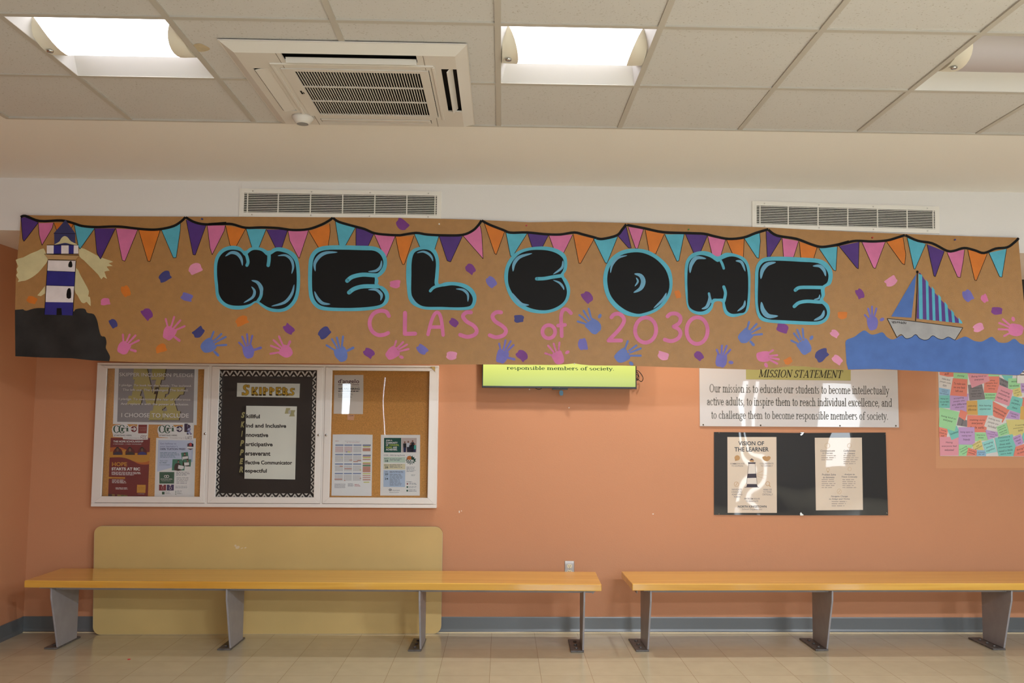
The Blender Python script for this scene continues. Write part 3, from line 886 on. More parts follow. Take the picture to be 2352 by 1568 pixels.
# ------------------------------------------------------------------ spare tabletop leaning on the wall
def leaning_top():
    bl, br = Vector((-2.832, 6.590, .001)), Vector((-.412, 6.630, .001))
    tl = Vector((-2.870, 6.623, .757)); tr = Vector((-.406, 6.660, .735))
    ux = (br - bl).normalized(); L = (br - bl).length
    up = ((tl - bl) + (tr - br)) / 2; up -= ux * up.dot(ux); hh = up.length; up.normalize()
    nrm = up.cross(ux).normalized()
    if nrm.y < 0: nrm = -nrm                             # towards the wall
    r = empty('tabletop', (bl + br) / 2, 'tan laminate tabletop with rounded corners leaning on the wall behind the bench', 'tabletop')
    skew = ux.dot(tl - bl) / hh
    def P(u, v, k=0):
        return bl + ux * (u + (skew * v if u < L / 2 else 0)) + up * v + nrm * k
    rad = .055; pts = []
    for cx, cy, a0 in ((L - rad, rad, -90), (L - rad, hh - rad, 0), (rad, hh - rad, 90), (rad, rad, 180)):
        for k in range(7):
            a = math.radians(a0 + 15 * k); pts.append((cx + rad * math.cos(a), cy + rad * math.sin(a)))
    bm = bmesh.new(); prism(bm, [P(u, v, .0015) for u, v in pts], nrm * .019); link_bm('core', bm, mat('particle_board', (150, 118, 76), .9, .1, vary=.2, vscale=80), r)
    bm = bmesh.new()
    ins = [(min(max(u, .004), L - .004), min(max(v, .004), hh - .004)) for u, v in pts]
    prism(bm, [P(u, v, 0) for u, v in ins], nrm * .0014); link_bm('laminate', bm, M_TABLE, r)
    bm = bmesh.new()                                  # T-moulding strip around the edge
    n = len(pts)
    for k in range(n):
        a, b = pts[k], pts[(k + 1) % n]
        q = [bm.verts.new(P(a[0], a[1], -.0005)), bm.verts.new(P(b[0], b[1], -.0005)), bm.verts.new(P(b[0], b[1], .021)), bm.verts.new(P(a[0], a[1], .021))]
        bm.faces.new(q)
        ia, ib = ins[k], ins[(k + 1) % n]
        q = [bm.verts.new(P(a[0], a[1], -.0005)), bm.verts.new(P(b[0], b[1], -.0005)), bm.verts.new(P(ib[0], ib[1], -.0007)), bm.verts.new(P(ia[0], ia[1], -.0007))]
        bm.faces.new(q)
    link_bm('edge_strip', bm, M_TABLE_EDGE, r)
    sc = []
    for (u, v, w, h) in ((1.00, .598, .016, .010), (1.03, .592, .010, .003), (1.055, .596, .008, .004), (.985, .610, .008, .008)):
        sc.append(ellipse(u, v, w, h, 10, 0, .4))
    bm = bmesh.new()
    for e in sc: face_poly(bm, [P(u, v, -.0004) for u, v in e])
    link_bm('scuff', bm, mat('pale_scuff', (206, 190, 158), .7), r)
    return r
leaning_top()

# ------------------------------------------------------------------ outlet
ot = empty('wall_outlet', (.502, WALL, .445), 'steel double power outlet low on the wall behind the bench', 'outlet')
bm = bmesh.new(); box(bm, .467, .537, WALL - .006, WALL, .388, .503, 0, .003); link_bm('cover_plate', bm, mat('satin_steel', (190, 186, 182), .3, .5, metal=.8), ot)
for z in (.4655, .4255):
    bm = bmesh.new()
    prism(bm, [(.502 + x, WALL - .0085, z + y) for x, y in spline([(.011, .012), (-.011, .012), (-.0165, 0), (-.011, -.012), (.011, -.012), (.0165, 0)], 3)], (0, .0025, 0))
    so = link_bm('socket', bm, mat('ivory_plastic', (226, 212, 176), .4), ot)
    bm = bmesh.new()
    for x0, x1, y0, y1 in ((-.0075, -.0050, -.001, .0075), (.0045, .0070, -.001, .0075), (-.0025, .0025, -.009, -.0045)):
        box(bm, .502 + x0, .502 + x1, WALL - .0089, WALL - .0084, z + y0, z + y1)
    link_bm('slots', bm, M_DARK, so)
bm = bmesh.new(); lathe(bm, [(0, -.0075), (.003, -.0075), (.003, -.006), (0, -.006)], (.502, WALL, .4455), 'Y', 8); link_bm('screw', bm, M_CHROME, ot)

# pink scrap on the floor
p = on_floor(296, 1514)
bm = bmesh.new(); prism(bm, [(p.x + x, p.y + y, .0008) for x, y in ((-.007, -.008), (.006, -.012), (.010, .004), (.001, .012), (-.009, .006))], (0, 0, .0012))
meta(link_bm('paper_scrap', bm, ink((226, 60, 76))), 'tiny red paper scrap lying on the floor before the left bench', 'paper scrap')

# ------------------------------------------------------------------ television
YT = 6.59
tv = empty('television', (.4175, WALL, 1.744), 'wall-mounted television with yellow-green screen half hidden by the banner', 'television')
tx0, tx1, tz0, tz1 = -.142, .977, 1.744, 2.385
bm = bmesh.new(); 
for q in ((tx0, tx1, tz0, tz0 + .014), (tx0, tx1, tz1 - .008, tz1), (tx0, tx0 + .007, tz0 + .014, tz1 - .008), (tx1 - .007, tx1, tz0 + .014, tz1 - .008)):
    box(bm, q[0], q[1], YT - .004, YT + .012, q[2], q[3], 0, .0015)
link_bm('bezel', bm, M_BLACK, tv)
bm = bmesh.new(); box(bm, tx0 + .002, tx1 - .002, YT + .0125, YT + .035, tz0 + .002, tz1 - .002, 0, .003); box(bm, tx0 + .12, tx1 - .12, YT + .035, YT + .07, tz0 + .03, tz1 - .14, 0, .01)
link_bm('back_shell', bm, M_BLACK, tv)
bm = bmesh.new(); box(bm, .24, .60, YT + .0705, WALL, 1.86, 2.20); link_bm('wall_mount', bm, M_BLACK, tv)
def screen_mat():
    m = bpy.data.materials.new('lit_screen'); m.use_nodes = True; nt = m.node_tree; b = nt.nodes['Principled BSDF']
    tc = nt.nodes.new('ShaderNodeTexCoord'); sp = nt.nodes.new('ShaderNodeSeparateXYZ'); nt.links.new(tc.outputs['Object'], sp.inputs[0])
    mr = nt.nodes.new('ShaderNodeMapRange'); mr.inputs['From Min'].default_value = .01; mr.inputs['From Max'].default_value = .16
    nt.links.new(sp.outputs['Z'], mr.inputs['Value'])
    r = nt.nodes.new('ShaderNodeValToRGB'); r.color_ramp.elements[0].color = rgb(186, 206, 84); r.color_ramp.elements[1].color = rgb(246, 255, 128)
    nt.links.new(mr.outputs['Result'], r.inputs['Fac'])
    b.inputs['Base Color'].default_value = (.02, .02, .02, 1); b.inputs['Roughness'].default_value = .25
    nt.links.new(r.outputs['Color'], b.inputs['Emission Color']); b.inputs['Emission Strength'].default_value = .66
    return m
bm = bmesh.new(); box(bm, tx0 + .006, tx1 - .006, YT + .001, YT + .012, tz0 + .013, tz1 - .007); scr = link_bm('screen', bm, screen_mat(), tv)
CT = crop(1080, 800, 420 / 2352)
flat('screen_lettering', say_serif('responsible members of society.', 470, 272, 1855, 226, 12, T=.12, t=.06), CT, YT + .0005, ink((46, 84, 60)), scr)
bm = bmesh.new(); box(bm, .365, .478, YT - .002, YT + .012, tz0 - .010, tz0 - .0004, 0, .002); pod = link_bm('sensor_bar', bm, M_BLACK, tv)
flat('maker_mark', [bar(1143, 503, 1153, 507)], CT, YT - .0046, mat('pale_grey_line', (150, 150, 150)), tv)
tag_bm = bmesh.new()
prism(tag_bm, [at(*CT(q), YT + .002) for q in spline([(1168, 536), (1190, 545), (1197, 575), (1190, 602), (1160, 604), (1146, 580), (1148, 550)], 3)], (0, .006, 0))
link_bm('hanging_tag', tag_bm, mat('blue_plastic_tag', (44, 88, 112), .4), tv, label='blue tag hanging below the screen')
bm = bmesh.new(); tube(bm, [at(*CT((1166, 522)), YT + .005), at(*CT((1170, 530)), YT + .003), at(*CT((1170, 540)), YT + .004)], .0012, 6); link_bm('tag_string', bm, M_BLACK, tv)
YC = 6.635
M_CABLE = mat('black_cable', (28, 30, 34), .4)
for path in ([(2060, 330), (2140, 286), (2185, 312), (2222, 372), (2215, 415), (2195, 424), (2160, 402), (2080, 378)],
             [(2060, 310), (2138, 300), (2165, 345), (2170, 380), (2150, 408), (2070, 412)],
             [(2060, 300), (2135, 330), (2160, 352), (2140, 392), (2060, 396)]):
    bm = bmesh.new(); tube(bm, [at(*CT(q), YC + .012 * math.sin(k)) for k, q in enumerate(spline(path, 5, False))], .0027, 8)
    link_bm('cable', bm, M_CABLE, tv)
bm = bmesh.new(); tube(bm, [at(*CT(q), YT + .04) for q in spline([(820, 480), (845, 512), (880, 526), (915, 515), (945, 480)], 5, False)], .0025, 8); link_bm('cable', bm, M_CABLE, tv)

# ------------------------------------------------------------------ glazed notice case
YF = 6.63                                             # front of the case
PB = 6.6755                                           # plane of the notices on the cork
cx0, cx1, cz0, cz1 = -2.905, -.458, .880, 1.9025
case = empty('display_case', ((cx0 + cx1) / 2, WALL, cz0), 'three-door aluminium display case on the orange wall under the banner', 'display case')
bm = bmesh.new(); e = .026
for q in ((cx0, cx1, cz0, cz0 + e), (cx0, cx1, cz1 - e * .6, cz1), (cx0, cx0 + e, cz0 + e, cz1 - e * .6), (cx1 - e, cx1, cz0 + e, cz1 - e * .6)):
    box(bm, q[0], q[1], YF, WALL, q[2], q[3], 0, .003)
# dividers between the doors
D = [(at(222, 1000, YF).x, at(474.5, 1000, YF).x), (at(481.5, 1000, YF).x, at(738.5, 1000, YF).x), (at(744, 1000, YF).x, at(998.5, 1000, YF).x)]
for a, b in ((D[0][1], D[1][0]), (D[1][1], D[2][0])):
    box(bm, a + .0012, b - .0012, YF + .004, WALL - .008, cz0 + e, cz1 - e * .6)
link_bm('case_frame', bm, M_ALU, case)
bm = bmesh.new(); box(bm, cx0 + e, cx1 - e, PB + .0025, WALL - .001, cz0 + e, cz1 - e * .6); link_bm('cork_back', bm, M_CORK, case)
IN = [(at(238.5, 1000, YF).x, at(463.5, 1000, YF).x), (at(499, 1000, YF).x, at(724, 1000, YF).x), (at(759.5, 1000, YF).x, at(984, 1000, YF).x)]
dz0, dz1, iz0, iz1 = .9085, 1.884, .9525, 1.8615
locks = [(471, 996), (732, 999), (749, 999)]
for k in range(3):
    a, b = D[k]; ia, ib = IN[k]
    bm = bmesh.new()
    # mitred rails: four trapezoids, bevelled towards the pane
    o = [(a, dz0), (b, dz0), (b, dz1), (a, dz1)]; i_ = [(ia, iz0), (ib, iz0), (ib, iz1), (ia, iz1)]
    for m in range(4):
        n = (m + 1) % 4
        prism(bm, [(o[m][0], YF, o[m][1]), (o[n][0], YF, o[n][1]), (i_[n][0], YF - .001, i_[n][1]), (i_[m][0], YF - .001, i_[m][1])], (0, .018, 0), 0, .0022)
    door = link_bm('door', bm, M_ALU, case)
    bm = bmesh.new(); box(bm, ia - .004, ib + .004, YF + .008, YF + .011, iz0 - .004, iz1 + .004); link_bm('glass_pane', bm, M_GLASS, door)
    p = at(*locks[k], YF)
    bm = bmesh.new(); lathe(bm, [(0, -.006), (.006, -.006), (.009, -.003), (.009, 0), (0, 0)], (p.x, YF - .001, p.z), 'Y', 14)
    lk = link_bm('lock', bm, M_CHROME, door)
    bm = bmesh.new(); box(bm, p.x - .0012, p.x + .0012, YF - .0076, YF - .0069, p.z - .004, p.z + .004); link_bm('keyhole', bm, M_DARK, lk)
C3 = crop(730, 820, 300 / 1271)
bm = bmesh.new(); prism(bm, [at(*C3(q), YF - .004) for q in ((1096, 92), (1142, 92), (1142, 140))], (0, .003, 0)); link_bm('corner_key', bm, mat('brass_corner', (182, 156, 96), .4), case)

# ---- notices in the left bay
CA = crop(240, 840, 230 / 2352); CB = crop(240, 970, 230 / 2004)
def notice(name, quad, conv, m, label, cat, y=PB, group=None, thick=.0015):
    xs = [at(*conv(q), y) for q in quad]; c = sum(xs, Vector()) / len(xs)
    r = empty(name, (c.x, y, min(v.z for v in xs)), label, cat, group)
    return r, sheet('sheet', quad, conv, y, m, r, thick)
WHITE = paper('bright_paper', (246, 242, 238))
GREY = ink((152, 148, 149)); GOLD = ink((190, 175, 106)); INKD = ink((52, 48, 46)); WHT = ink((244, 240, 236))
r, s = notice('pledge_poster', [(247, 15), (2202, 40), (2165, 1390), (198, 1365)], CA, WHITE, 'grey and gold inclusion pledge poster at the top of the left case bay', 'poster')
flat('grey_panel', [[(338, 17), (2117, 40), (2084, 1335), (298, 1313)]], CA, PB - .0005, GREY, r)
N_ = [(690, 60), (1000, 60), (1052, 290), (1128, 640), (1215, 325), (1095, 325), (1120, 60), (1440, 60), (1400, 325), (1332, 325), (1190, 905), (985, 905), (905, 560), (872, 560), (832, 700), (888, 718), (850, 905), (535, 905), (568, 700), (640, 700), (712, 320), (668, 320)]
K1 = [(1195, 500), (1520, 500), (1488, 655), (1430, 660), (1350, 1040), (1398, 1062), (1365, 1270), (1035, 1270), (1075, 1052), (1130, 1050), (1212, 660), (1160, 660)]
K2 = [(1395, 770), (1532, 650), (1560, 500), (1890, 500), (1850, 670), (1770, 675), (1640, 830), (1708, 1055), (1780, 1062), (1745, 1270), (1378, 1270), (1402, 1065), (1474, 1050), (1442, 950), (1362, 1020)]
sh = lambda P, dx, dy: [(x + dx, y + dy) for x, y in P]
flat('monogram_shadow', [sh(N_, 22, 10), sh(K1, 22, 10), sh(K2, 22, 10)], CA, PB - .0008, INKD, r)
flat('monogram', [N_, K1, K2], CA, PB - .0012, GOLD, r)
for nm, dx, dy, y, m in (('lettering_shadow', 5, 5, PB - .0015, INKD), ('lettering', 0, 0, PB - .0019, WHT)):
    ps = (say('SKIPPER INCLUSION PLEDGE', 352 + dx, 160 + dy, 2090 + dx, 245 + dy, 20, .006)
          + say('I CHOOSE TO INCLUDE', 398 + dx, 1105 + dy, 1980 + dx, 1205 + dy, 14, .012))
    ps += (say('I pledge. To look for the lonely. The isolated.', 358 + dx, 425 + dy, 2050 + dx, 490 + dy, 20, .014)
           + say('The left out. The challenged. The bullied.', 430 + dx, 532 + dy, 1972 + dx, 602 + dy, 16, .014)
           + say('I pledge. To overcome the fear of difference.', 338 + dx, 748 + dy, 2034 + dx, 818 + dy, 18, .014)
           + say('And replace it with the power of inclusion.', 382 + dx, 862 + dy, 1985 + dx, 930 + dy, 18, .014))
    flat(nm, ps, CA, y, m, r)

GREEN = ink((28, 92, 70)); MAROON = ink((122, 34, 42)); NAVY = ink((40, 38, 84)); LBLUE = ink((150, 160, 208))
def go_sign(ox, label, arrow, college):
    o = lambda P: [(x + ox, y + (6 if ox else 0)) for x, y in P]
    out = [(150, 130), (165, 75), (230, 45), (300, 45), (350, 32), (450, 32), (500, 90), (540, 72), (590, 58), (650, 90), (662, 30), (882, 30), (866, 342), (620, 347), (370, 332), (366, 298), (175, 286), (168, 225), (152, 180)]
    r, s = notice('college_sign', o(out), CB, WHITE, label, 'sign', PB - .0022)
    y = PB - .0027
    ps = []
    for cx, cy, rx, ry in ((240, 132, 66, 78), (350, 132, 72, 86)):
        ps += put(_arc(0, 0, 1, 1, 35, 325, .46, .12), cx + ox - 0, cy, cx + ox + rx, cy + ry)
    flat('initials', ps + say_serif('ri', 322 + ox, 178, 492 + ox, 70, T=.15), CB, y, GREEN, r)
    flat('arrow_disc', [ellipse(588 + ox, 130, 62, 62, 20)], CB, y, arrow, r)
    flat('arrow', [[(528 + ox, 118), (600 + ox, 118), (575 + ox, 92), (600 + ox, 92), (640 + ox, 130), (600 + ox, 168), (575 + ox, 168), (600 + ox, 142), (528 + ox, 142)]], CB, y - .0005, WHT, r)
    flat('lettering', say('STARTING HERE.', 190 + ox, 243, 550 + ox, 272, 0, .015), CB, y, ink((70, 70, 68)), r)
    flat('grey_lettering', say('Transferring to', 395 + ox, 292, 700 + ox, 330), CB, y, ink((190, 178, 178)), r)
    return r, y
r, y = go_sign(0, 'cut-out college transfer sign with red arrow and red square', MAROON, 0)
flat('red_square', [[(678, 42), (855, 44), (845, 216), (674, 216)]], CB, y, ink((140, 40, 44)), r)
flat('square_lettering', say('R H O D E', 698, 92, 832, 112) + say('I S L A N D', 698, 124, 832, 142) + say('COLLEGE', 698, 156, 830, 170), CB, y - .0005, ink((214, 170, 160)), r)
flat('handwriting', ribbon([(722, 322), (735, 262), (770, 262), (762, 290), (738, 296), (775, 326)], 7) + ribbon([(792, 262), (785, 322)], 7) + ribbon([(775, 262), (815, 262)], 6) + ribbon([(770, 322), (806, 322)], 6)
     + ribbon([(848, 262), (820, 270), (814, 300), (822, 322), (842, 320)], 7), CB, y - .0005, ink((128, 60, 66)), r)
OX = 910
r, y = go_sign(OX, 'cut-out college transfer sign with navy arrow and letter logo', NAVY, 1)
flat('logo_light', say_serif('R', 1640, 240, 1750, 95, T=.2, t=.1, shear=0), CB, y, LBLUE, r)
flat('logo_dark', say_serif('P', 1590, 190, 1735, 40, T=.24, t=.11), CB, y - .0005, NAVY, r)
flat('handwriting', ribbon([(1622, 275), (1625, 325), (1650, 325), (1662, 275)], 6) + ribbon([(1672, 335), (1682, 280), (1712, 280), (1700, 305), (1680, 308), (1706, 332)], 6) + ribbon([(1736, 278), (1730, 332)], 6)
     + ribbon([(1716, 278), (1752, 278)], 5) + ribbon([(1714, 332), (1746, 332)], 5), CB, y - .0005, ink((92, 74, 84)), r)

# scholarship poster
r, s = notice('scholarship_poster', [(125, 305), (912, 310), (880, 1100), (865, 1497), (72, 1490), (95, 850)], CB, paper('maroon_paper', (126, 34, 42)), 'dark red scholarship poster in the left case bay', 'poster')
y = PB - .0005
flat('orange_wave', [[(112, 500)] + spline([(200, 495), (320, 500), (430, 540), (560, 600), (700, 610), (905, 590)], 4, False) + [(895, 830)] + spline([(840, 840), (720, 835), (580, 775), (450, 720), (300, 695), (100, 700)], 4, False)], CB, y, ink((214, 150, 54)), r)
flat('wave_accent', [[(112, 500)] + spline([(200, 495), (330, 505), (430, 545), (300, 560), (180, 575), (110, 590)], 4, False), [(900, 765)] + spline([(830, 790), (700, 800), (580, 770), (680, 825), (800, 842), (895, 835)], 4, False)], CB, y - .0004, ink((206, 108, 44)), r)
for cx, top, shirt, skin in ((265, 575, (38, 42, 72), (120, 78, 62)), (512, 580, (40, 36, 38), (140, 92, 74)), (755, 580, (44, 58, 130), (110, 78, 66))):
    flat('portrait_disc', [[(cx - 95, 648)] + spline([(cx - 95, 590), (cx - 55, 525), (cx, 510), (cx + 60, 528), (cx + 95, 590), (cx + 95, 648)], 3, False)], CB, y - .0008, ink((92, 22, 30)), r)
    flat('portrait_hair', [ellipse(cx - 5, 532, 38, 44, 14)], CB, y - .0012, ink((30, 24, 24)), r)
    flat('portrait_face', [ellipse(cx - 3, 548, 25, 33, 14)], CB, y - .0016, ink(skin), r)
    flat('portrait_shirt', [[(cx - 85, 646)] + spline([(cx - 75, 610), (cx - 30, 588), (cx + 30, 588), (cx + 75, 612), (cx + 85, 646)], 3, False)], CB, y - .0020, ink(shirt), r)
flat('lettering', say('THE HOPE SCHOLARSHIP', 175, 360, 778, 398, 2, .025) + say('4 YEAR DEGREE  |  2 YEARS TUITION-FREE*', 172, 420, 745, 444, 4)
     + say('STARTS AT RIC', 142, 898, 712, 958, 2, .04) + mumble(142, 985, 735, 1060, 3, 1, 10) + mumble(150, 1142, 470, 1225, 3, 2, 6, .5) + mumble(222, 1300, 478, 1345, 2, 3, 4)
     + say('ric.edu/hope', 665, 1420, 800, 1438), CB, y, WHT, r)
flat('orange_heading', say('HOPE', 150, 792, 452, 875, 0, .03), CB, y - .0006, ink((214, 146, 56)), r)
flat('orange_block', [[(85, 1088), (410, 1092), (408, 1125), (82, 1120)], [(652, 1245), (826, 1247), (818, 1408), (646, 1405)]], CB, y, ink((222, 158, 62)), r)
flat('block_lettering', say('LEARN ABOUT HOPE', 145, 1096, 390, 1116) + say('R H O D E', 676, 1292, 800, 1308) + say('I S L A N D', 676, 1322, 798, 1338), CB, y - .0005, ink((170, 96, 52)), r)
for k, (a, c) in enumerate(((74, (66, 50, 52)), (150, (150, 122, 66)), (205, (110, 40, 44)), (255, (170, 140, 74)), (330, (112, 110, 62)), (390, (140, 128, 66)))):
    flat('photo_strip', [[(a, 1425 + k * 4), (a + 72, 1430 + k * 6), (a + 80, 1490), (a, 1490)]], CB, y - .0002 * k, ink(c), r)

# tuition flyer
r, s = notice('tuition_flyer', [(1035, 308), (1828, 315), (1796, 1502), (1000, 1500)], CB, WHITE, 'white and blue tuition-free flyer beside the dark red poster', 'flyer')
flat('blue_panel', [[(1078, 350), (1776, 356), (1765, 785), (1052, 985)]], CB, y, ink((204, 214, 236)), r)
flat('blue_lettering', say('Get halfway to', 1115, 405, 1435, 448) + say("your bachelor's", 1113, 460, 1465, 505), CB, y - .0005, ink((92, 100, 158)), r)
flat('dark_lettering', say_serif('TITION REE', 1240, 548, 1560, 515, T=.16, t=.06) if False else say('100% TUITION FREE!', 1112, 513, 1618, 550, 0, .03), CB, y - .0005, ink((74, 82, 120)), r)
flat('green_lettering', mumble(1112, 600, 1500, 712, 5, 5, 0, .45) + say('Apply today', 1103, 752, 1268, 782, 0, 0, .2) + say('for FREE!', 1100, 792, 1245, 815, 0, .02, .2) + say('ccri.edu/apply', 1096, 832, 1310, 862, 0, 0, .2), CB, y - .0005, ink((84, 128, 148)), r)
flat('badge', [[(1660, 425), (1722, 402), (1780, 428), (1780, 520), (1720, 550), (1655, 520)]], CB, y - .0005, ink((46, 38, 62)), r)
flat('badge_star', [spline([(1722, 405), (1748, 440), (1740, 468), (1700, 468), (1694, 440)], 3)], CB, y - .001, ink((196, 52, 60)), r)
flat('badge_ribbon', [[(1650, 482), (1792, 486), (1790, 522), (1650, 520)]], CB, y - .0014, WHT, r)
for q, body, hd in (([(1532, 605), (1668, 590), (1686, 735), (1550, 742)], [(1565, 735), (1570, 670), (1610, 655), (1650, 668), (1672, 730)], (1606, 632)),
                    ([(1570, 735), (1738, 735), (1722, 882), (1560, 870)], [(1605, 870), (1615, 800), (1660, 785), (1695, 800), (1700, 872)], (1665, 765)),
                    ([(1362, 735), (1545, 735), (1605, 815), (1600, 958), (1348, 958)], [(1400, 955), (1405, 850), (1440, 815), (1490, 812), (1530, 850), (1545, 955)], (1478, 785))):
    flat('photo_print', [q], CB, y - .001, ink((52, 132, 108)), r)
    flat('photo_person', [spline(body, 2), ellipse(hd[0], hd[1] - 8, 22, 24, 12)], CB, y - .0015, ink((44, 40, 44)), r)
    flat('photo_face', [ellipse(hd[0], hd[1] + 4, 13, 17, 12)], CB, y - .0019, ink((168, 124, 104)), r)
flat('held_sign', [[(1560, 685), (1668, 672), (1672, 720), (1555, 740)], [(1592, 802), (1690, 796), (1695, 852), (1600, 864)], [(1480, 850), (1588, 870), (1590, 920), (1540, 940), (1470, 920)]], CB, y - .0023, WHT, r)
flat('green_block', [[(1100, 990), (1398, 990), (1392, 1222), (1098, 1222)], [(1150, 1385), (1202, 1385), (1202, 1438), (1150, 1438)]] + [ellipse(1426, 1375 + 30 * k, 10, 8, 8) for k in range(3)], CB, y, ink((36, 98, 78)), r)
flat('block_lettering', ring(1220, 1078, 24, 22, 10, 14) + ring(1262, 1078, 26, 24, 10, 14) + say('STARTING HERE.', 1122, 1122, 1362, 1142, 0, .02) + say('Transferring to...', 1135, 1155, 1338, 1178), CB, y - .0005, WHT, r)
flat('red_block', [[(1092, 1242), (1232, 1242), (1230, 1360), (1090, 1360)]], CB, y, ink((132, 38, 52)), r)
flat('navy_block', [[(1246, 1242), (1388, 1242), (1386, 1360), (1244, 1360)]], CB, y, ink((50, 48, 98)), r)
flat('block_arrow', [[(1155, 1242), (1180, 1242), (1190, 1258), (1168, 1276), (1146, 1258)], [(1305, 1242), (1330, 1242), (1340, 1258), (1318, 1276), (1296, 1258)]] + ring(1165, 1312, 32, 28, 5, 4, .78) + ring(1318, 1315, 22, 26, 8, 10), CB, y - .0005, ink((224, 206, 206)), r)
flat('small_print', mumble(1436, 990, 1710, 1075, 3, 7, 0, .5) + mumble(1440, 1100, 1708, 1240, 5, 8, 0, .4) + mumble(1420, 1270, 1680, 1328, 3, 9, 0, .4) + mumble(1448, 1365, 1560, 1442, 3, 10, 0, .4) + mumble(1215, 1385, 1325, 1440, 3, 11, 0, .4), CB, y, ink((158, 154, 158)), r)

# ---- poster in the middle bay
CM = crop(470, 820, 290 / 1263); CN = crop(490, 840, 250 / 2306)
POSTER_BLACK = mat('glossy_black_card', (26, 25, 26), .5, .3, coat=.6, coat_rough=.02, wave=.010, wscale=2.4)
r, s = notice('values_poster', [(132, 125), (1128, 132), (1102, 1420), (98, 1418)], CM, POSTER_BLACK, 'black poster with zigzag border and yellow title in the middle case bay', 'poster')
z1, z2 = [], []
def zig(p, q, n, inward, w):
    (ax, ay), (bx, by) = p, q; out = []; tri = []
    nx, ny = inward; 
    for k in range(n):
        t0, t1, t2 = k / n, (k + .5) / n, (k + 1) / n
        P = lambda t, d: (ax + (bx - ax) * t + nx * d, ay + (by - ay) * t + ny * d)
        out += [[P(t0, 0), P(t0 + .28 / n, 0), P(t1, w * .58), P(t1, w)], [P(t2, 0), P(t2 - .28 / n, 0), P(t1, w * .58), P(t1, w)]]
        tri.append([P(t0 - .26 / n, w * 1.02), P(t0 + .26 / n, w * 1.02), P(t0, w * .62)])
    return out + tri
border = zig((140, 135), (1116, 142), 13, (0, 1), 52) + zig((105, 1410), (1092, 1412), 13, (0, -1), 48) + zig((140, 180), (106, 1372), 16, (1, 0), 36) + zig((1116, 185), (1094, 1376), 16, (-1, 0), 34)
flat('zigzag_border', border, CM, y, mat('glossy_white_print', (236, 226, 214), .5, .3, coat=.6, coat_rough=.03), r)
strip = sheet('title_strip', [(326, 257), (954, 265), (948, 406), (321, 395)], CM, PB - .0022, paper('cream_paper', (248, 243, 228)), r, .0012)
def slab(s, x0, base, x1, cap, w, t): return say_serif(s, x0, base, x1, cap, T=w, t=t, track=.05)
ps_i = slab('S', 612, 622, 766, 398, .22, .12) + slab('KIPPERS', 805, 624, 1725, 470, .23, .11)
ps_o = [q for p in ps_i for q in ribbon(p + [p[0]], 15, smooth=False)]
flat('title_outline', ps_o, CN, PB - .0028, ink((58, 46, 40)), r)
flat('title_lettering', ps_i, CN, PB - .0034, ink((222, 172, 48)), r)
vs = sheet('values_sheet', [(416, 486), (923, 492), (905, 1223), (398, 1215)], CM, PB - .0022, paper('cream_paper', (248, 243, 228)), r, .0012)
flat('black_strip', [[(372, 490), (416, 487), (398, 1215), (336, 1165)]], CM, PB - .0024, ink((22, 20, 20)), r)
rows = [(596, 'killful', 'S', 417, 553), (690, 'ind and Inclusive', 'K', 414, 816), (783, 'nnovative', 'I', 412, 636), (877, 'articipative', 'P', 409, 680), (970, 'erseverant', 'P', 406, 658), (1058, 'ffective Communicator', 'E', 403, 876), (1140, 'espectful', 'R', 403, 622)]
ps = []; pg = []
for yy, word, cap, xa, xb in rows:
    desc = 10 if 'p' in word else 0
    ps += say(word, xa, yy - 26, xb, yy + 14 + desc, 3, .03)
    k = 358 - (yy - 596) * .034
    pg += say(cap, k + (6 if cap != 'I' else 14), yy - 48, k + (46 if cap != 'I' else 30), yy + 12, 0, .05, .25)
flat('lettering', ps, CM, PB - .0028, ink((34, 28, 28)), r)
flat('gold_initials', pg, CM, PB - .0030, ink((180, 168, 112)), r)
flat('small_logo', [[(815, 508), (858, 508), (852, 540), (868, 565), (800, 565), (806, 545)], [(850, 530), (908, 530), (895, 560), (902, 592), (845, 592), (860, 565)]], CM, PB - .0028, ink((190, 178, 128)), r)
flat('small_logo_centre', [ellipse(850, 548, 15, 20, 12)], CM, PB - .0034, ink((206, 200, 192)), r)

# ---- notices in the right bay
CR = crop(750, 850, 240 / 2352); CE = crop(755, 990, 225 / 2205)
r, s = notice('hiring_flyer', [(178, 108), (829, 105), (830, 560), (818, 988), (160, 978)], CR, paper('beige_paper', (234, 220, 206)), 'beige hiring flyer at the top of the right case bay', 'flyer')
flat('heading', say("d'angelo", 260, 197, 736, 322, 0, .012), CR, y, ink((98, 48, 52)), r)
for q in (bar(260, 322, 495, 334), bar(572, 322, 734, 332)): flat('underline', [q], CR, y, ink((98, 48, 52)), r)
flat('lettering', say('G R I L L E D  S A N D W I C H E S', 260, 358, 738, 375) + say('WE ARE HIRING', 262, 394, 745, 442, 0, .03) + mumble(262, 462, 742, 488, 1, 3, 0, .8, .05) + mumble(262, 520, 600, 625, 4, 4, 0, .3), CR, y, ink((78, 66, 66)), r)
r, s = notice('sticky_tag', [(470, 1000), (628, 1000), (614, 1122), (470, 1116)], CR, paper('orange_sticky', (232, 172, 132)), 'small orange sticky tag under the beige hiring flyer', 'sticky note')
flat('handwriting', ribbon([(510, 1030), (545, 1022), (560, 1035)], 7) + ribbon([(560, 1020), (595, 1018), (590, 1032)], 8), CR, y, INKD, r)

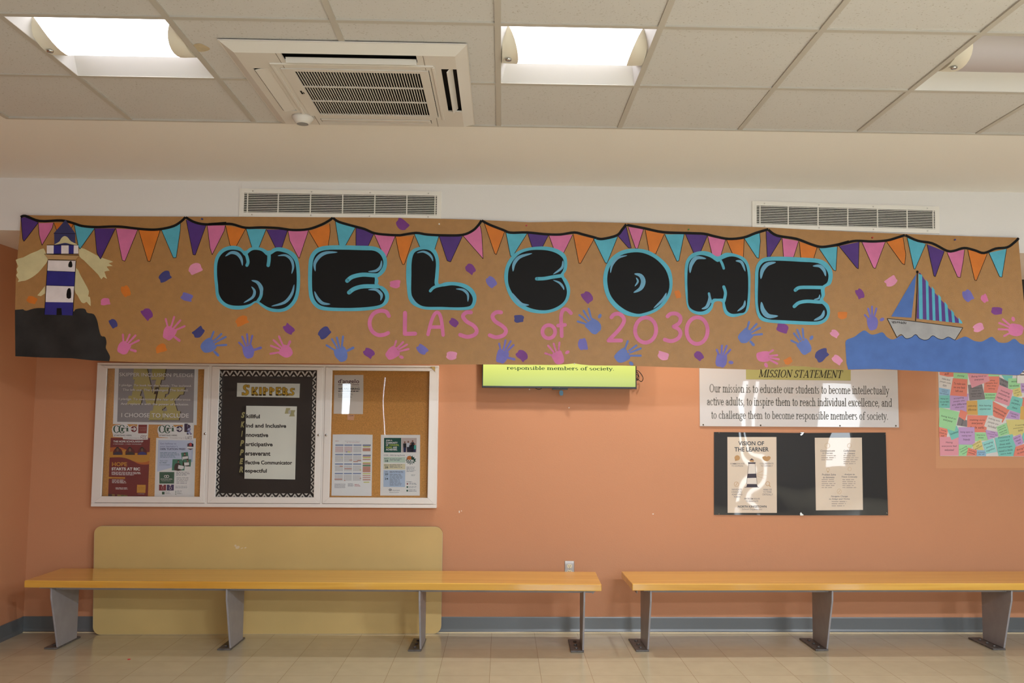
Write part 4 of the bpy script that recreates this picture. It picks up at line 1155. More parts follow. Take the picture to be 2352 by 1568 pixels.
r, s = notice('calendar_sheet', [(90, 74), (300, 70), (780, 74), (988, 80), (964, 1458), (60, 1450)], CE, WHITE, 'white school calendar sheet at the bottom of the right case bay', 'calendar')
cells = []; heads = []; pink = []; marks = []
for rr in range(4):
    for c in range(3):
        x = 150 + c * 203 - rr * 4; yy = 298 + rr * 213
        heads.append(bar(x, yy, x + 182, yy + 30))
        for k in range(5):
            for d in range(7):
                (pink if rr == 0 and c < 2 else cells).append(bar(x + d * 26, yy + 52 + k * 26, x + d * 26 + 20, yy + 52 + k * 26 + 17))
for (a, b, c, d) in ((640, 648, 730, 668), (552, 676, 660, 694), (355, 832, 520, 852), (130, 1068, 305, 1090), (345, 1098, 375, 1116), (700, 1048, 728, 1068), (465, 640, 530, 660), (245, 775, 320, 798)):
    marks.append(bar(a, b, c, d))
flat('month_headings', heads, CE, y, ink((148, 158, 186)), r)
flat('day_cells', cells, CE, y, ink((196, 188, 186)), r)
flat('pink_days', pink, CE, y - .0002, ink((206, 158, 156)), r)
flat('red_marks', marks + [bar(765, a, 940, b) for a, b in ((380, 450), (560, 578), (625, 648), (720, 748), (795, 925), (990, 1010), (1035, 1055), (1080, 1105))], CE, y - .0003, ink((208, 150, 132)), r)
flat('yellow_marks', [bar(775, 340, 930, 360), bar(768, 585, 945, 606), bar(768, 698, 942, 716), bar(765, 948, 940, 968), bar(425, 455, 490, 475), bar(700, 855, 728, 878), bar(285, 590, 315, 604), bar(785, 1138, 915, 1155)], CE, y - .0004, ink((214, 206, 92)), r)
flat('blue_headings', [bar(765, 300, 948, 332), bar(768, 530, 948, 556), bar(385, 455, 420, 475)], CE, y - .0004, ink((128, 136, 164)), r)
flat('green_mark', [bar(765, 756, 942, 790)], CE, y - .0005, ink((112, 146, 112)), r)
flat('small_print', say('North Kingstown School Department', 368, 215, 712, 236) + mumble(130, 1180, 380, 1285, 7, 21, 0, .45, .05) + mumble(430, 1172, 570, 1250, 5, 22, 0, .5), CE, y, ink((150, 144, 150)), r)
flat('red_print', say('2025 - 2026 SCHOOL CALENDAR', 402, 244, 692, 262) + mumble(580, 1192, 715, 1250, 3, 23, 0, .6) + mumble(145, 218, 245, 238, 1, 24, 0, .6), CE, y, ink((204, 132, 128)), r)

r, s = notice('events_flyer', [(1175, 80), (2058, 82), (2050, 1450), (1160, 1448)], CE, paper('white_card', (248, 241, 234)), 'white spring events flyer with dark green heading in the right case bay', 'flyer')
flat('green_heading', [[(1246, 150), (1634, 150), (1630, 478), (1244, 476)]], CE, y, ink((34, 84, 72)), r)
flat('heading_lettering', say('JOIN A', 1288, 190, 1432, 232, 0, .03) + say('COMMUNITY', 1286, 240, 1552, 282, 0, .03) + say('OF', 1286, 292, 1342, 332, 0, .03) + say('AND', 1445, 345, 1538, 384, 0, .03) + say('ACHIEVERS.', 1285, 392, 1545, 434, 0, .03), CE, y - .0005, WHT, r)
flat('lime_lettering', say('THINKERS,', 1358, 292, 1585, 336, 0, .03) + say('DOERS', 1288, 345, 1430, 384, 0, .03), CE, y - .0005, ink((196, 208, 92)), r)
flat('group_photo', [[(1642, 150), (1980, 152), (1975, 476), (1640, 476)]], CE, y, ink((206, 186, 178)), r)
for bx, top, shirt, pants in ((1712, 215, (36, 34, 36), (50, 52, 88)), (1790, 205, (206, 206, 212), (52, 48, 60)), (1845, 250, (34, 32, 36), (44, 42, 58)), (1888, 190, (30, 26, 30), (34, 34, 46)), (1932, 255, (72, 168, 152), (56, 60, 92))):
    flat('photo_person', [[(bx - 36, top + 60), (bx + 34, top + 58), (bx + 36, top + 150), (bx - 34, top + 150)]], CE, y - .0006, ink(shirt), r)
    flat('photo_trousers', [[(bx - 32, top + 150), (bx + 32, top + 150), (bx + 26, 472), (bx - 28, 472)]], CE, y - .0007, ink(pants), r)
    flat('photo_head', [ellipse(bx, top + 35, 19, 24, 12)], CE, y - .0009, ink((140, 96, 80)), r)
flat('dark_lettering', say('CCRI - 2026 Spring Events', 1240, 525, 1715, 562) + say('18', 1270, 645, 1338, 690, 0, .02) + say('28', 1262, 790, 1340, 835, 0, .02) + say('20', 1262, 945, 1338, 988, 0, .02) + say('24', 1262, 1048, 1338, 1092, 0, .02)
     + say('MARCH', 1255, 605, 1352, 625, 0, .02) + say('MARCH', 1253, 752, 1352, 770, 0, .02) + say('APRIL', 1262, 905, 1335, 922, 0, .02) + say('TO', 1285, 1008, 1322, 1024), CE, y - .0009, ink((66, 78, 84)), r)
flat('green_band', [[(1238, 580), (1728, 582), (1725, 705), (1236, 702)]], CE, y, ink((206, 220, 200)), r)
flat('yellow_band', [[(1236, 732), (1724, 734), (1722, 858), (1234, 856)]], CE, y, ink((232, 218, 180)), r)
flat('blue_band', [[(1234, 876), (1722, 878), (1718, 1256), (1230, 1252)]], CE, y, ink((190, 204, 224)), r)
flat('small_print', mumble(1375, 615, 1655, 672, 2, 31, 0, .5) + mumble(1372, 748, 1655, 835, 3, 32, 0, .45) + mumble(1372, 900, 1700, 945, 2, 33, 0, .5, .1) + mumble(1372, 965, 1668, 1235, 9, 34, 0, .4)
     + mumble(1752, 805, 1968, 925, 5, 35, 0, .4) + mumble(1855, 980, 1955, 1015, 2, 36, 0, .4) + mumble(1752, 1132, 1905, 1155, 1, 37, 0, .5) + mumble(1810, 1165, 1990, 1215, 2, 38, 0, .4) + mumble(1808, 1240, 1980, 1290, 2, 39, 0, .4) + mumble(1806, 1315, 1990, 1370, 2, 40, 0, .4), CE, y - .0005, ink((128, 128, 136)), r)
flat('college_name', ring(1378, 1318, 22, 20, 9, 14) + ring(1395, 1318, 22, 20, 8, 14) + say('Rhode Island', 1435, 1318, 1595, 1338, 0, .01) + say('Welcome You and Us', 1365, 1362, 1575, 1384), CE, y, ink((104, 104, 108)), r)
spl = []
for k in range(26):
    a = 2 * math.pi * k / 26; rr_ = (1.0 if k % 2 else .72) * (1.12 if k in (0, 1, 25) else 1)
    spl.append((1845 + 118 * rr_ * math.cos(a), 650 + 108 * rr_ * math.sin(a)))
flat('splash', [spl], CE, y - .0005, ink((34, 74, 58)), r)
flat('basketball', [ellipse(1812, 605, 52, 50, 18)], CE, y - .0010, ink((206, 116, 56)), r)
flat('splash_lettering', say('CCRI', 1762, 640, 1912, 690, 0, .05) + mumble(1790, 700, 1910, 745, 2, 41, 0, .6), CE, y - .0014, WHT, r)
flat('green_icon', [bar(1752, 1238, 1790, 1272), bar(1750, 1318, 1788, 1356)], CE, y, ink((40, 86, 66)), r)
flat('red_icon', [ellipse(1772, 1185, 18, 18, 12)], CE, y, ink((140, 60, 66)), r)

# ------------------------------------------------------------------ mission statement board
CV = crop(1590, 820, 500 / 2063)
YB_ = WALL - .012
ms = empty('mission_sign', (2.2, WALL, 1.476), 'glossy white mission statement board on the orange wall under the banner', 'sign')
zt = 2.03
tl_, tr_ = at(1607, 845, YB_), at(2063.5, 850, YB_); bl_, br_ = at(1607.5, 978.5, YB_), at(2065, 981.5, YB_)
bm = bmesh.new(); prism(bm, [(bl_.x, YB_, bl_.z), (br_.x, YB_, br_.z), (br_.x, YB_, zt), (bl_.x, YB_, zt)], (0, .011, 0), 0, .001)
LAMW = mat('glossy_white_laminate', (206, 203, 202), .5, .3, coat=1.0, coat_rough=.02, wave=.008, wscale=1.5)
link_bm('board', bm, LAMW, ms)
flat('olive_band', [[(508, 20), (1502, 32), (1502, 222), (510, 210)]], CV, YB_ - .0008, lam((176, 172, 112)), ms)
flat('title_lettering', say_serif('MISSION STATEMENT', 628, 190, 1418, 118, 8, T=.12, t=.045, shear=.28), CV, YB_ - .0014, ink((52, 50, 44)), ms)
ls = []
for txt, xa, base, xb, cap, dy in (('Our mission is to educate our students to become intellectually', 162, 332, 1866, 254, 22),
                                   ('active adults, to inspire them to reach individual excellence, and', 138, 455, 1893, 378, 14),
                                   ('to challenge them to become responsible members of society.', 178, 582, 1858, 508, 12)):
    ls += say_serif(txt, xa, base, xb, cap, dy, T=.115, t=.05)
flat('lettering', ls, CV, YB_ - .0008, ink((112, 112, 108)), ms)
for q in ((104, 640), (648, 645), (1400, 650), (1930, 650)):
    p = at(*CV(q), YB_); bm = bmesh.new(); lathe(bm, [(0, -.003), (.004, -.003), (.006, 0), (0, 0)], p, 'Y', 10); link_bm('mounting_screw', bm, mat('dark_brass', (88, 80, 62), .4, metal=.6), ms)

# ------------------------------------------------------------------ black vision poster
CW = crop(1650, 990, 400 / 2352)
YV = WALL - .006
GLOSSK = mat('glossy_black_laminate', (30, 27, 25), .5, .3, coat=1.0, coat_rough=.015, wave=.012, wscale=2.0)
vp = empty('vision_poster', (2.2, WALL, .836), 'wide glossy black poster with two cream sheets, pinned below the mission board', 'poster')
sheet('backing', [(1640, 992), (1842, 994), (2034.5, 993), (2037, 1090), (2040, 1183), (1842, 1183), (1640, 1182)], PX, YV, GLOSSK, vp, .003)
CREAM = mat('laminated_cream_sheet', (216, 202, 184), .6, .3, coat=1.0, coat_rough=.02, wave=.012, wscale=2.0)
a = sheet('left_sheet', [(122, 78), (784, 78), (790, 1102), (125, 1102)], CW, YV - .0012, CREAM, vp, .0011)
b = sheet('right_sheet', [(1302, 88), (1938, 86), (1953, 1062), (1318, 1068)], CW, YV - .0012, CREAM, vp, .0011)
y1 = YV - .0018
TXD, TXG, TAN, DK = ink((74, 80, 88)), ink((126, 124, 128)), ink((186, 148, 104)), ink((58, 56, 66))
flat('heading', say('VISION OF', 270, 135, 618, 192, 0, .02) + say('THE LEARNER', 218, 215, 680, 274, 0, .02), CW, y1, TXD, a)
flat('district_name', say('NORTH KINGSTOWN', 263, 1002, 652, 1032, 0, .025), CW, y1, TXD, a)
flat('lettering', say('COMMUNICATE', 160, 428, 352, 448, 0, .01) + say('TO EXPRESS', 178, 460, 335, 478, 0, .01) + say('COLLABORATE', 560, 426, 745, 446, 0, .01) + say('TO CONNECT', 572, 458, 735, 478, 0, .01)
     + say('NAVIGATE', 182, 775, 318, 798, 0, .01) + say('CHANGE TO', 176, 810, 322, 830, 0, .01) + say('ADAPT AND', 180, 843, 325, 864, 0, .01) + say('THRIVE', 206, 877, 298, 896, 0, .01)
     + say('ANALYZE', 606, 776, 722, 798, 0, .01) + say('TO THINK', 606, 810, 722, 832, 0, .01) + say('CRITICALLY', 592, 842, 738, 866, 0, .01)
     + say('PROBLEM SOLVE', 350, 900, 558, 922, 0, .01) + say('TO INNOVATE', 370, 934, 538, 955, 0, .01) + say('School Department', 320, 1042, 592, 1070), CW, y1, TXG, a)
flat('icon', [ellipse(255, 360, 37, 36, 18), [(225, 380), (226, 402), (250, 394)], spline([(594, 350), (630, 336), (652, 345), (680, 335), (706, 352), (690, 388), (652, 406), (612, 386)], 3)]
     + ring(243, 715, 30, 32, 5, 18) + ribbon([(232, 735), (258, 695)], 6) + ring(666, 708, 27, 28, 6, 18) + ribbon([(684, 728), (704, 752)], 8), CW, y1, TAN, a)
flat('drawn_lighthouse_dark', [[(418, 392), (450, 366), (484, 390)], [(400, 420), (504, 420), (500, 440), (404, 440)], [(396, 575), (508, 572), (514, 628), (390, 632)], [(378, 752), (388, 712), (520, 714), (532, 752)], [(352, 752), (550, 752), (548, 758), (352, 758)]]
     + ribbon([(410, 440), (380, 715)], 4) + ribbon([(494, 440), (524, 715)], 4), CW, y1, ink((70, 66, 76)), a)
flat('drawn_lighthouse_tan', [[(424, 392), (480, 391), (478, 414), (426, 414)]] + ribbon([(512, 580), (600, 535)], 3) + ribbon([(512, 588), (650, 595)], 3) + ribbon([(512, 600), (620, 640)], 3), CW, y1, TAN, a)
flat('drawn_lighthouse_white', [[(412, 444), (492, 444), (504, 570), (400, 574)], [(392, 634), (514, 630), (520, 712), (386, 712)]], CW, y1, ink((220, 214, 206)), a)
rt = []
for tx, xa, ya, w in (('Communicate', 1378, 250, 195), ('to Express', 1405, 285, 140), ('Collaborate', 1690, 250, 160), ('to Connect', 1700, 285, 145), ('Problem Solve', 1398, 572, 190), ('to Innovate', 1412, 608, 155), ('Analyze to', 1700, 572, 142), ('Think Critically', 1662, 606, 218), ('Navigate Change', 1520, 868, 228), ('to Adapt and Thrive', 1495, 904, 280)):
    rt += say(tx, xa, ya, xa + w, ya + 26, 0, .01, .2)
flat('lettering', rt, CW, y1, TXG, b)
flat('small_print', mumble(1390, 325, 1600, 408, 3, 51, 0, .4) + mumble(1690, 325, 1900, 460, 5, 52, 0, .4) + mumble(1395, 648, 1590, 782, 5, 53, 0, .4) + mumble(1675, 648, 1880, 782, 5, 54, 0, .4) + mumble(1530, 945, 1740, 1030, 3, 55, 0, .4), CW, y1, ink((170, 160, 152)), b)
flat('icon', ring(1472, 195, 34, 33, 4, 18) + ring(1770, 195, 28, 30, 4, 14) + ring(1480, 518, 20, 24, 4, 14) + ring(1772, 510, 24, 26, 4, 14) + ring(1632, 812, 28, 34, 4, 16) + ribbon([(1620, 832), (1645, 795)], 5) + [bar(1472, 542, 1488, 556)], CW, y1, ink((198, 170, 132)), b)
for q, pts in (('top', [(1098, 15), (1160, 12), (1140, 48), (1112, 62), (1104, 40), (1126, 30)]), ('bottom', [(1100, 1108), (1118, 1092), (1132, 1112), (1156, 1130), (1140, 1140), (1104, 1138)])):
    bm = bmesh.new(); prism(bm, [at(*CW(p), YV - .006) for p in pts], (0, .005, 0), 0, .0008); link_bm('poster_clip', bm, M_CHROME, vp)
for q in ((2252, 38), (2278, 1108), (8, 22), (8, 1118)):
    p = at(*CW((max(q[0], -40), q[1])), YV); bm = bmesh.new(); lathe(bm, [(0, -.003), (.003, -.0025), (.0036, 0), (0, 0)], p, 'Y', 8); link_bm('tack', bm, M_CHROME, vp)

# ------------------------------------------------------------------ note-collage poster at the right
CP = crop(2150, 850, 202 / 1508)
YN = WALL - .005
px1 = 1640
np_ = empty('note_poster', (3.9, WALL, 1.275), 'poster printed with many coloured handwritten notes at the right edge', 'poster')
sheet('sheet', [(28, -480), (px1, -480), (px1, 1480), (68, 1470)], CP, YN, mat('note_poster_paper', (224, 220, 218), .5, .3, coat=.4, coat_rough=.1), np_, .003)
NC = {'c': (226, 136, 118), 'g': (160, 214, 160), 'w': (216, 212, 208), 'b': (146, 184, 212), 't': (126, 198, 188), 'l': (192, 158, 204), 'k': (132, 126, 128), 'p': (222, 154, 166), 'o': (216, 172, 100), 'a': (150, 212, 208), 'y': (214, 202, 132)}
NOTES = [
 ('c', [(60, 10), (305, 10), (300, 112), (60, 112)], ['all']), ('g', [(300, 10), (545, 20), (545, 250), (300, 240)], ['showing', 'others love']),
 ('w', [(52, 78), (290, 132), (248, 338), (46, 290)], ['make kind', 'people smile', 'more']), ('b', [(50, 298), (240, 330), (236, 432), (50, 432)], ['making sure', 'everyone', 'feels welcomed']),
 ('t', [(50, 432), (240, 430), (236, 650), (46, 642)], ['Making sure', 'no one feels', 'left out']), ('l', [(235, 430), (560, 400), (555, 715), (240, 680)], ['accepting', 'people who', 'are different', 'than you']),
 ('k', [(545, 250), (790, 240), (846, 495), (572, 520)], ['everyone is', 'equal no', 'matter what', 'they look']), ('c', [(290, 135), (540, 155), (530, 452), (240, 430)], ['To make sure', 'no one feels', 'left out']),
 ('g', [(880, 30), (1090, 30), (1085, 110), (880, 100)], []), ('c', [(830, 105), (1085, 105), (1080, 390), (820, 385)], ['making', 'people feel', 'like they', 'belong']), ('p', [(535, 40), (880, 20), (922, 182), (612, 305)], ['Being kind to', 'everyone']),
 ('g', [(830, 390), (1050, 390), (1000, 530), (840, 492)], ['so everyone', 'participates']), ('t', [(1085, 30), (1325, 30), (1300, 190), (1190, 182)], []), ('k', [(1085, 118), (1235, 190), (1232, 308), (1088, 250)], ['being kind', 'to others']),
 ('g', [(1235, 140), (1440, 135), (1442, 330), (1240, 322)], ['everyone', 'feels welcomed']), ('w', [(1325, 30), (1600, 30), (1600, 222), (1440, 222), (1440, 130), (1320, 130)], []), ('l', [(1450, 225), (1600, 215), (1600, 390), (1462, 382)], ['feeling', 'included']), ('y', [(1305, 332), (1440, 292), (1478, 440), (1340, 470)], ['treating', 'others equally', 'kind']),
 ('c', [(1475, 470), (1640, 455), (1640, 640), (1460, 612)], []), ('c', [(975, 530), (1262, 680), (1140, 900), (968, 770)], ['including', 'everyone']), ('t', [(1310, 440), (1492, 485), (1446, 742), (1205, 662)], ['Giving', 'everyone a', 'chance']), ('p', [(1080, 250), (1320, 345), (1252, 615), (1000, 525)], ['Including', 'everyone no', 'matter what']),
 ('o', [(525, 525), (712, 520), (716, 768), (525, 762)], ['celebrating', 'differences']), ('a', [(706, 505), (970, 503), (976, 776), (716, 772)], ['Not leaving', 'anyone out']),
 ('l', [(1268, 690), (1442, 740), (1428, 846), (1196, 822)], ['To be kind to', 'everyone']), ('o', [(1450, 622), (1640, 600), (1640, 860), (1440, 842)], []), ('c', [(535, 770), (886, 776), (862, 1062), (535, 1062)], ['making sure', 'everyone', 'feels safe']),
 ('k', [(355, 942), (390, 800), (530, 860), (530, 970)], ['being kind']), ('c', [(418, 675), (542, 722), (495, 866), (386, 792)], []), ('w', [(890, 770), (1140, 840), (1060, 1062), (824, 960)], ['making sure', 'people are', 'included']),
 ('c', [(52, 975), (208, 1010), (176, 1182), (54, 1150)], ['being', 'kind to', 'all']), ('p', [(60, 1142), (390, 1140), (386, 1462), (68, 1466)], ['Making', 'everyone feel', 'welcomed']), ('t', [(190, 1010), (356, 950), (430, 1130), (266, 1196)], ['kindness']), ('g', [(62, 635), (396, 716), (320, 1046), (50, 965)], ['being kind to', 'everyone']),
 ('l', [(385, 975), (660, 975), (666, 1276), (386, 1270)], ['being open to', 'making new', 'friends']), ('g', [(665, 1065), (850, 1070), (888, 1200), (670, 1215)], ['being nice to', 'everyone']), ('l', [(845, 1020), (1060, 1060), (1075, 1130), (890, 1190)], ['making', 'everyone feel', 'valued']),
 ('y', [(1200, 850), (1640, 842), (1640, 1000), (1460, 1122), (1262, 1120)], ['Treating', 'everyone the', 'same']), ('g', [(1035, 970), (1205, 900), (1256, 1092), (1072, 1142)], ['Respect for', 'everyone no', 'matter their', 'background']),
 ('g', [(390, 1275), (640, 1280), (525, 1466), (390, 1466)], ['Treating', 'everyone', 'equally']), ('y', [(770, 1180), (812, 1370), (640, 1352), (626, 1270)], ['including', 'and', 'everyone']), ('c', [(550, 1325), (702, 1372), (690, 1466), (520, 1466)], ['including', 'everyone']),
 ('b', [(700, 1372), (862, 1372), (856, 1472), (700, 1470)], ['inclusion', 'for all']), ('w', [(880, 1466), (1050, 1400), (1080, 1472)], []), ('a', [(788, 1238), (980, 1170), (1042, 1400), (860, 1432)], ['bringing', 'people', 'together']), 
 ('t', [(1005, 1162), (1312, 1095), (1366, 1290), (1322, 1472), (1072, 1472), (1022, 1250)], ['Everyone is', 'equal and', 'those with', 'disadvantages', 'need a little', 'extra help']), ('l', [(1308, 1152), (1450, 1090), (1502, 1250), (1370, 1308)], ['making new', 'friends', 'kind']),
 ('c', [(1365, 1312), (1640, 1220), (1640, 1474), (1328, 1472)], ['Being kind', 'to everyone']), ('t', [(1490, 1080), (1640, 1010), (1640, 1200), (1508, 1245), (1478, 1150)], [])]
MI = ink((62, 58, 64))
for k, (c, q, lines) in enumerate(NOTES):
    yy = YN - .0005 - k * .00006
    n = flat('printed_note', [q], CP, yy, mat('note_' + c, NC[c], .55, .3), np_)
    if lines:
        cx = sum(p[0] for p in q) / len(q); cy = sum(p[1] for p in q) / len(q)
        (ax, ay), (bx_, by_) = q[-1], q[-2]
        if len(q) == 4: ang = math.atan2(q[1][1] - q[0][1], q[1][0] - q[0][0]) if k not in (39, 40) else -.5
        else: ang = -.12
        if k == 7: ang = .06
        wx = min(math.hypot(q[1][0] - q[0][0], q[1][1] - q[0][1]), 330) * .78; hh = (max(p[1] for p in q) - min(p[1] for p in q)) * .66
        if len(q) > 4: wx = 240; hh = 340 if len(lines) > 3 else 140
        lh = min(hh / len(lines), 62); ps = []; mxl = max(len(t) for t in lines); wx = min(wx, mxl * lh * .42)
        for i, t in enumerate(lines):
            oy = (i - (len(lines) - 1) / 2) * lh; w = wx * len(t) / mxl
            ox, oyy = -oy * math.sin(ang), oy * math.cos(ang)
            ps += say(t, cx + ox - w / 2, cy + oyy - lh * .3, cx + ox + w / 2, cy + oyy + lh * .3, 0, .0, .18, 1, ang)
        flat('handwriting', ps, CP, yy - .00004, MI, n)
# white sheet with red scrawl and a dark glossy poster above it, seen past the banner's end
ws = empty('scribbled_sheet', (4.06, WALL, 1.73), 'white sheet with red scribbles just past the right end of the banner', 'paper')
sheet('sheet', [(2338, 792), (2440, 792), (2440, 880), (2336, 880)], PX, WALL - .014, paper('white_paper', (226, 220, 216)), ws, .002)
flat('red_scribble', ribbon([(2342, 824), (2349, 821), (2360, 822)], 1.6) + ribbon([(2343, 839), (2352, 833), (2366, 826)], 1.4) + ribbon([(2346, 800), (2350, 806), (2362, 803)], 1.6), PX, WALL - .0146, ink((206, 84, 76)), ws)
flat('handwriting', mumble(2339, 846, 2420, 866, 3, 77, 0, .4), PX, WALL - .0146, MI, ws)
gp = empty('dark_poster', (4.1, WALL, 2.1), 'dark glossy poster glimpsed past the upper right end of the banner', 'poster')
sheet('sheet', [(2336, 641), (2480, 644), (2480, 790), (2338, 788)], PX, WALL - .006, GLOSSK, gp, .003)

# ------------------------------------------------------------------ painted kraft-paper banner
YN0 = FACE - .012                                     # plane of the paper at the bulkhead
A_ = crop(0, 480, 480 / 2034); B_ = crop(460, 480, 480 / 2034); C_ = crop(920, 490, 480 / 2034); D_ = crop(1370, 490, 580 / 2352); E_ = crop(1872, 520, 480 / 2034)
def billow(x, z):
    s = min(max((2.70 - z) / .85, 0), 1)
    d = .004 * math.sin(1.9 * x + .6) + .0025 * math.sin(4.7 * x + 2.0)
    d = (d + .0065) * (.25 + .75 * s)
    d += .05 * max(0.0, (x - 2.85) / .45) ** 2 * (.35 + .65 * s)        # the right end stands off the wall
    d += .02 * max(0.0, (-2.75 - x) / .25) ** 2
    return d
def drape(bm, y, step=.07):
    xs = [v.co.x for v in bm.verts]; zs = [v.co.z for v in bm.verts]
    if not xs: return
    k = math.floor(min(xs) / step) + 1
    while k * step < max(xs):
        bmesh.ops.bisect_plane(bm, geom=bm.verts[:] + bm.edges[:] + bm.faces[:], plane_co=(k * step, 0, 0), plane_no=(1, 0, 0)); k += 1
    st2 = .15; k = math.floor(min(zs) / st2) + 1
    while k * st2 < max(zs):
        bmesh.ops.bisect_plane(bm, geom=bm.verts[:] + bm.edges[:] + bm.faces[:], plane_co=(0, 0, k * st2), plane_no=(0, 0, 1)); k += 1
    for v in bm.verts: v.co.y -= billow(v.co.x, v.co.z)
LAY = .0007
banner = empty('welcome_banner', (.15, FACE, 1.82), 'long hand-painted brown kraft paper banner reading WELCOME CLASS of 2030', 'banner')
top = [(51, 500), (62, 495), (180, 495.5), (300, 497), (460, 497.5), (600, 498), (765, 499), (920, 500), (1080, 504), (1160, 508), (1215, 510.5), (1250, 510), (1320, 509), (1400, 511), (1500, 513.5), (1617, 517), (1780, 523), (1872, 528), (1980, 533), (2077, 537), (2210, 542), (2337, 547)]
right = [(2336, 556), (2338, 590), (2341, 640), (2344.5, 690), (2347, 740), (2347.5, 800), (2347, 842), (2341, 852), (2334, 862.5)]
bot = [(2327, 863), (2262, 859.5), (2202, 856.5), (2110, 852), (2014, 848), (1947, 849.5), (1888, 845.5), (1850, 841.5), (1820, 840), (1789, 844), (1740, 849), (1666, 847), (1592, 845), (1493, 841.5), (1430, 839.5), (1400, 839.5), (1357, 839), (1335, 837), (1319, 834.5), (1300, 836.5), (1274, 838), (1200, 837.5), (1132, 837), (1020, 837), (920, 836), (700, 834.5), (460, 833.5), (330, 832), (254, 829.5), (210, 826), (165, 822.5), (100, 820), (40, 819)]
left = [(39, 760), (39.5, 700), (41, 640), (45, 580), (49, 540)]
bm = bmesh.new(); face_poly(bm, [at(*p, YN0) for p in top + right + bot + left])
bmesh.ops.triangulate(bm, faces=bm.faces[:], ngon_method='EAR_CLIP'); drape(bm, YN0)
paper_o = link_bm('kraft_paper', bm, M_KRAFT, banner)
mod = paper_o.modifiers.new('thickness', 'SOLIDIFY'); mod.thickness = .0006; mod.offset = -1
def art(name, polys, conv, layer, m, parent=banner, label=None, each=False):
    if each:                                          # every stroke a part of its own
        return [art(name, [q], conv, layer, m, parent, label) for q in polys][0]
    return flat(name, polys, conv, YN0 - LAY * layer, m, parent, warp=drape, label=label)
P_PURPLE, P_PINK, P_ORANGE, P_TEAL = paint('purple', (78, 46, 122)), paint('pink', (206, 112, 158)), paint('orange', (206, 116, 38)), paint('teal', (84, 170, 194))
P_BLACK, P_NAVY, P_LAV, P_LPINK = mat('poster_paint_black', (17, 15, 15), .6, .2, vary=.1, vscale=14), paint('navy', (62, 62, 122)), paint('lavender', (112, 106, 180)), paint('light_pink', (218, 142, 176))
P_VIOLET, P_BLUE, P_SEA = paint('violet', (118, 56, 132)), paint('cornflower', (98, 116, 180)), paint('sea', (72, 106, 172))
P_ROYAL, P_WHITE, P_CREAM, P_GREY, P_ROCK = paint('royal', (44, 42, 128)), paint('white', (228, 220, 222)), paint('cream', (206, 196, 152)), paint('grey', (160, 158, 158)), mat('poster_paint_rock', (42, 41, 41), .55, .25, vary=.5, vscale=7, bump=.0006, bscale=40)
P_HI, P_TAN, P_LPURP = paint('sheen', (104, 160, 190)), paint('tan', (186, 150, 104)), paint('plum', (86, 52, 128))
PC = {'u': P_PURPLE, 'p': P_PINK, 'o': P_ORANGE, 't': P_TEAL}
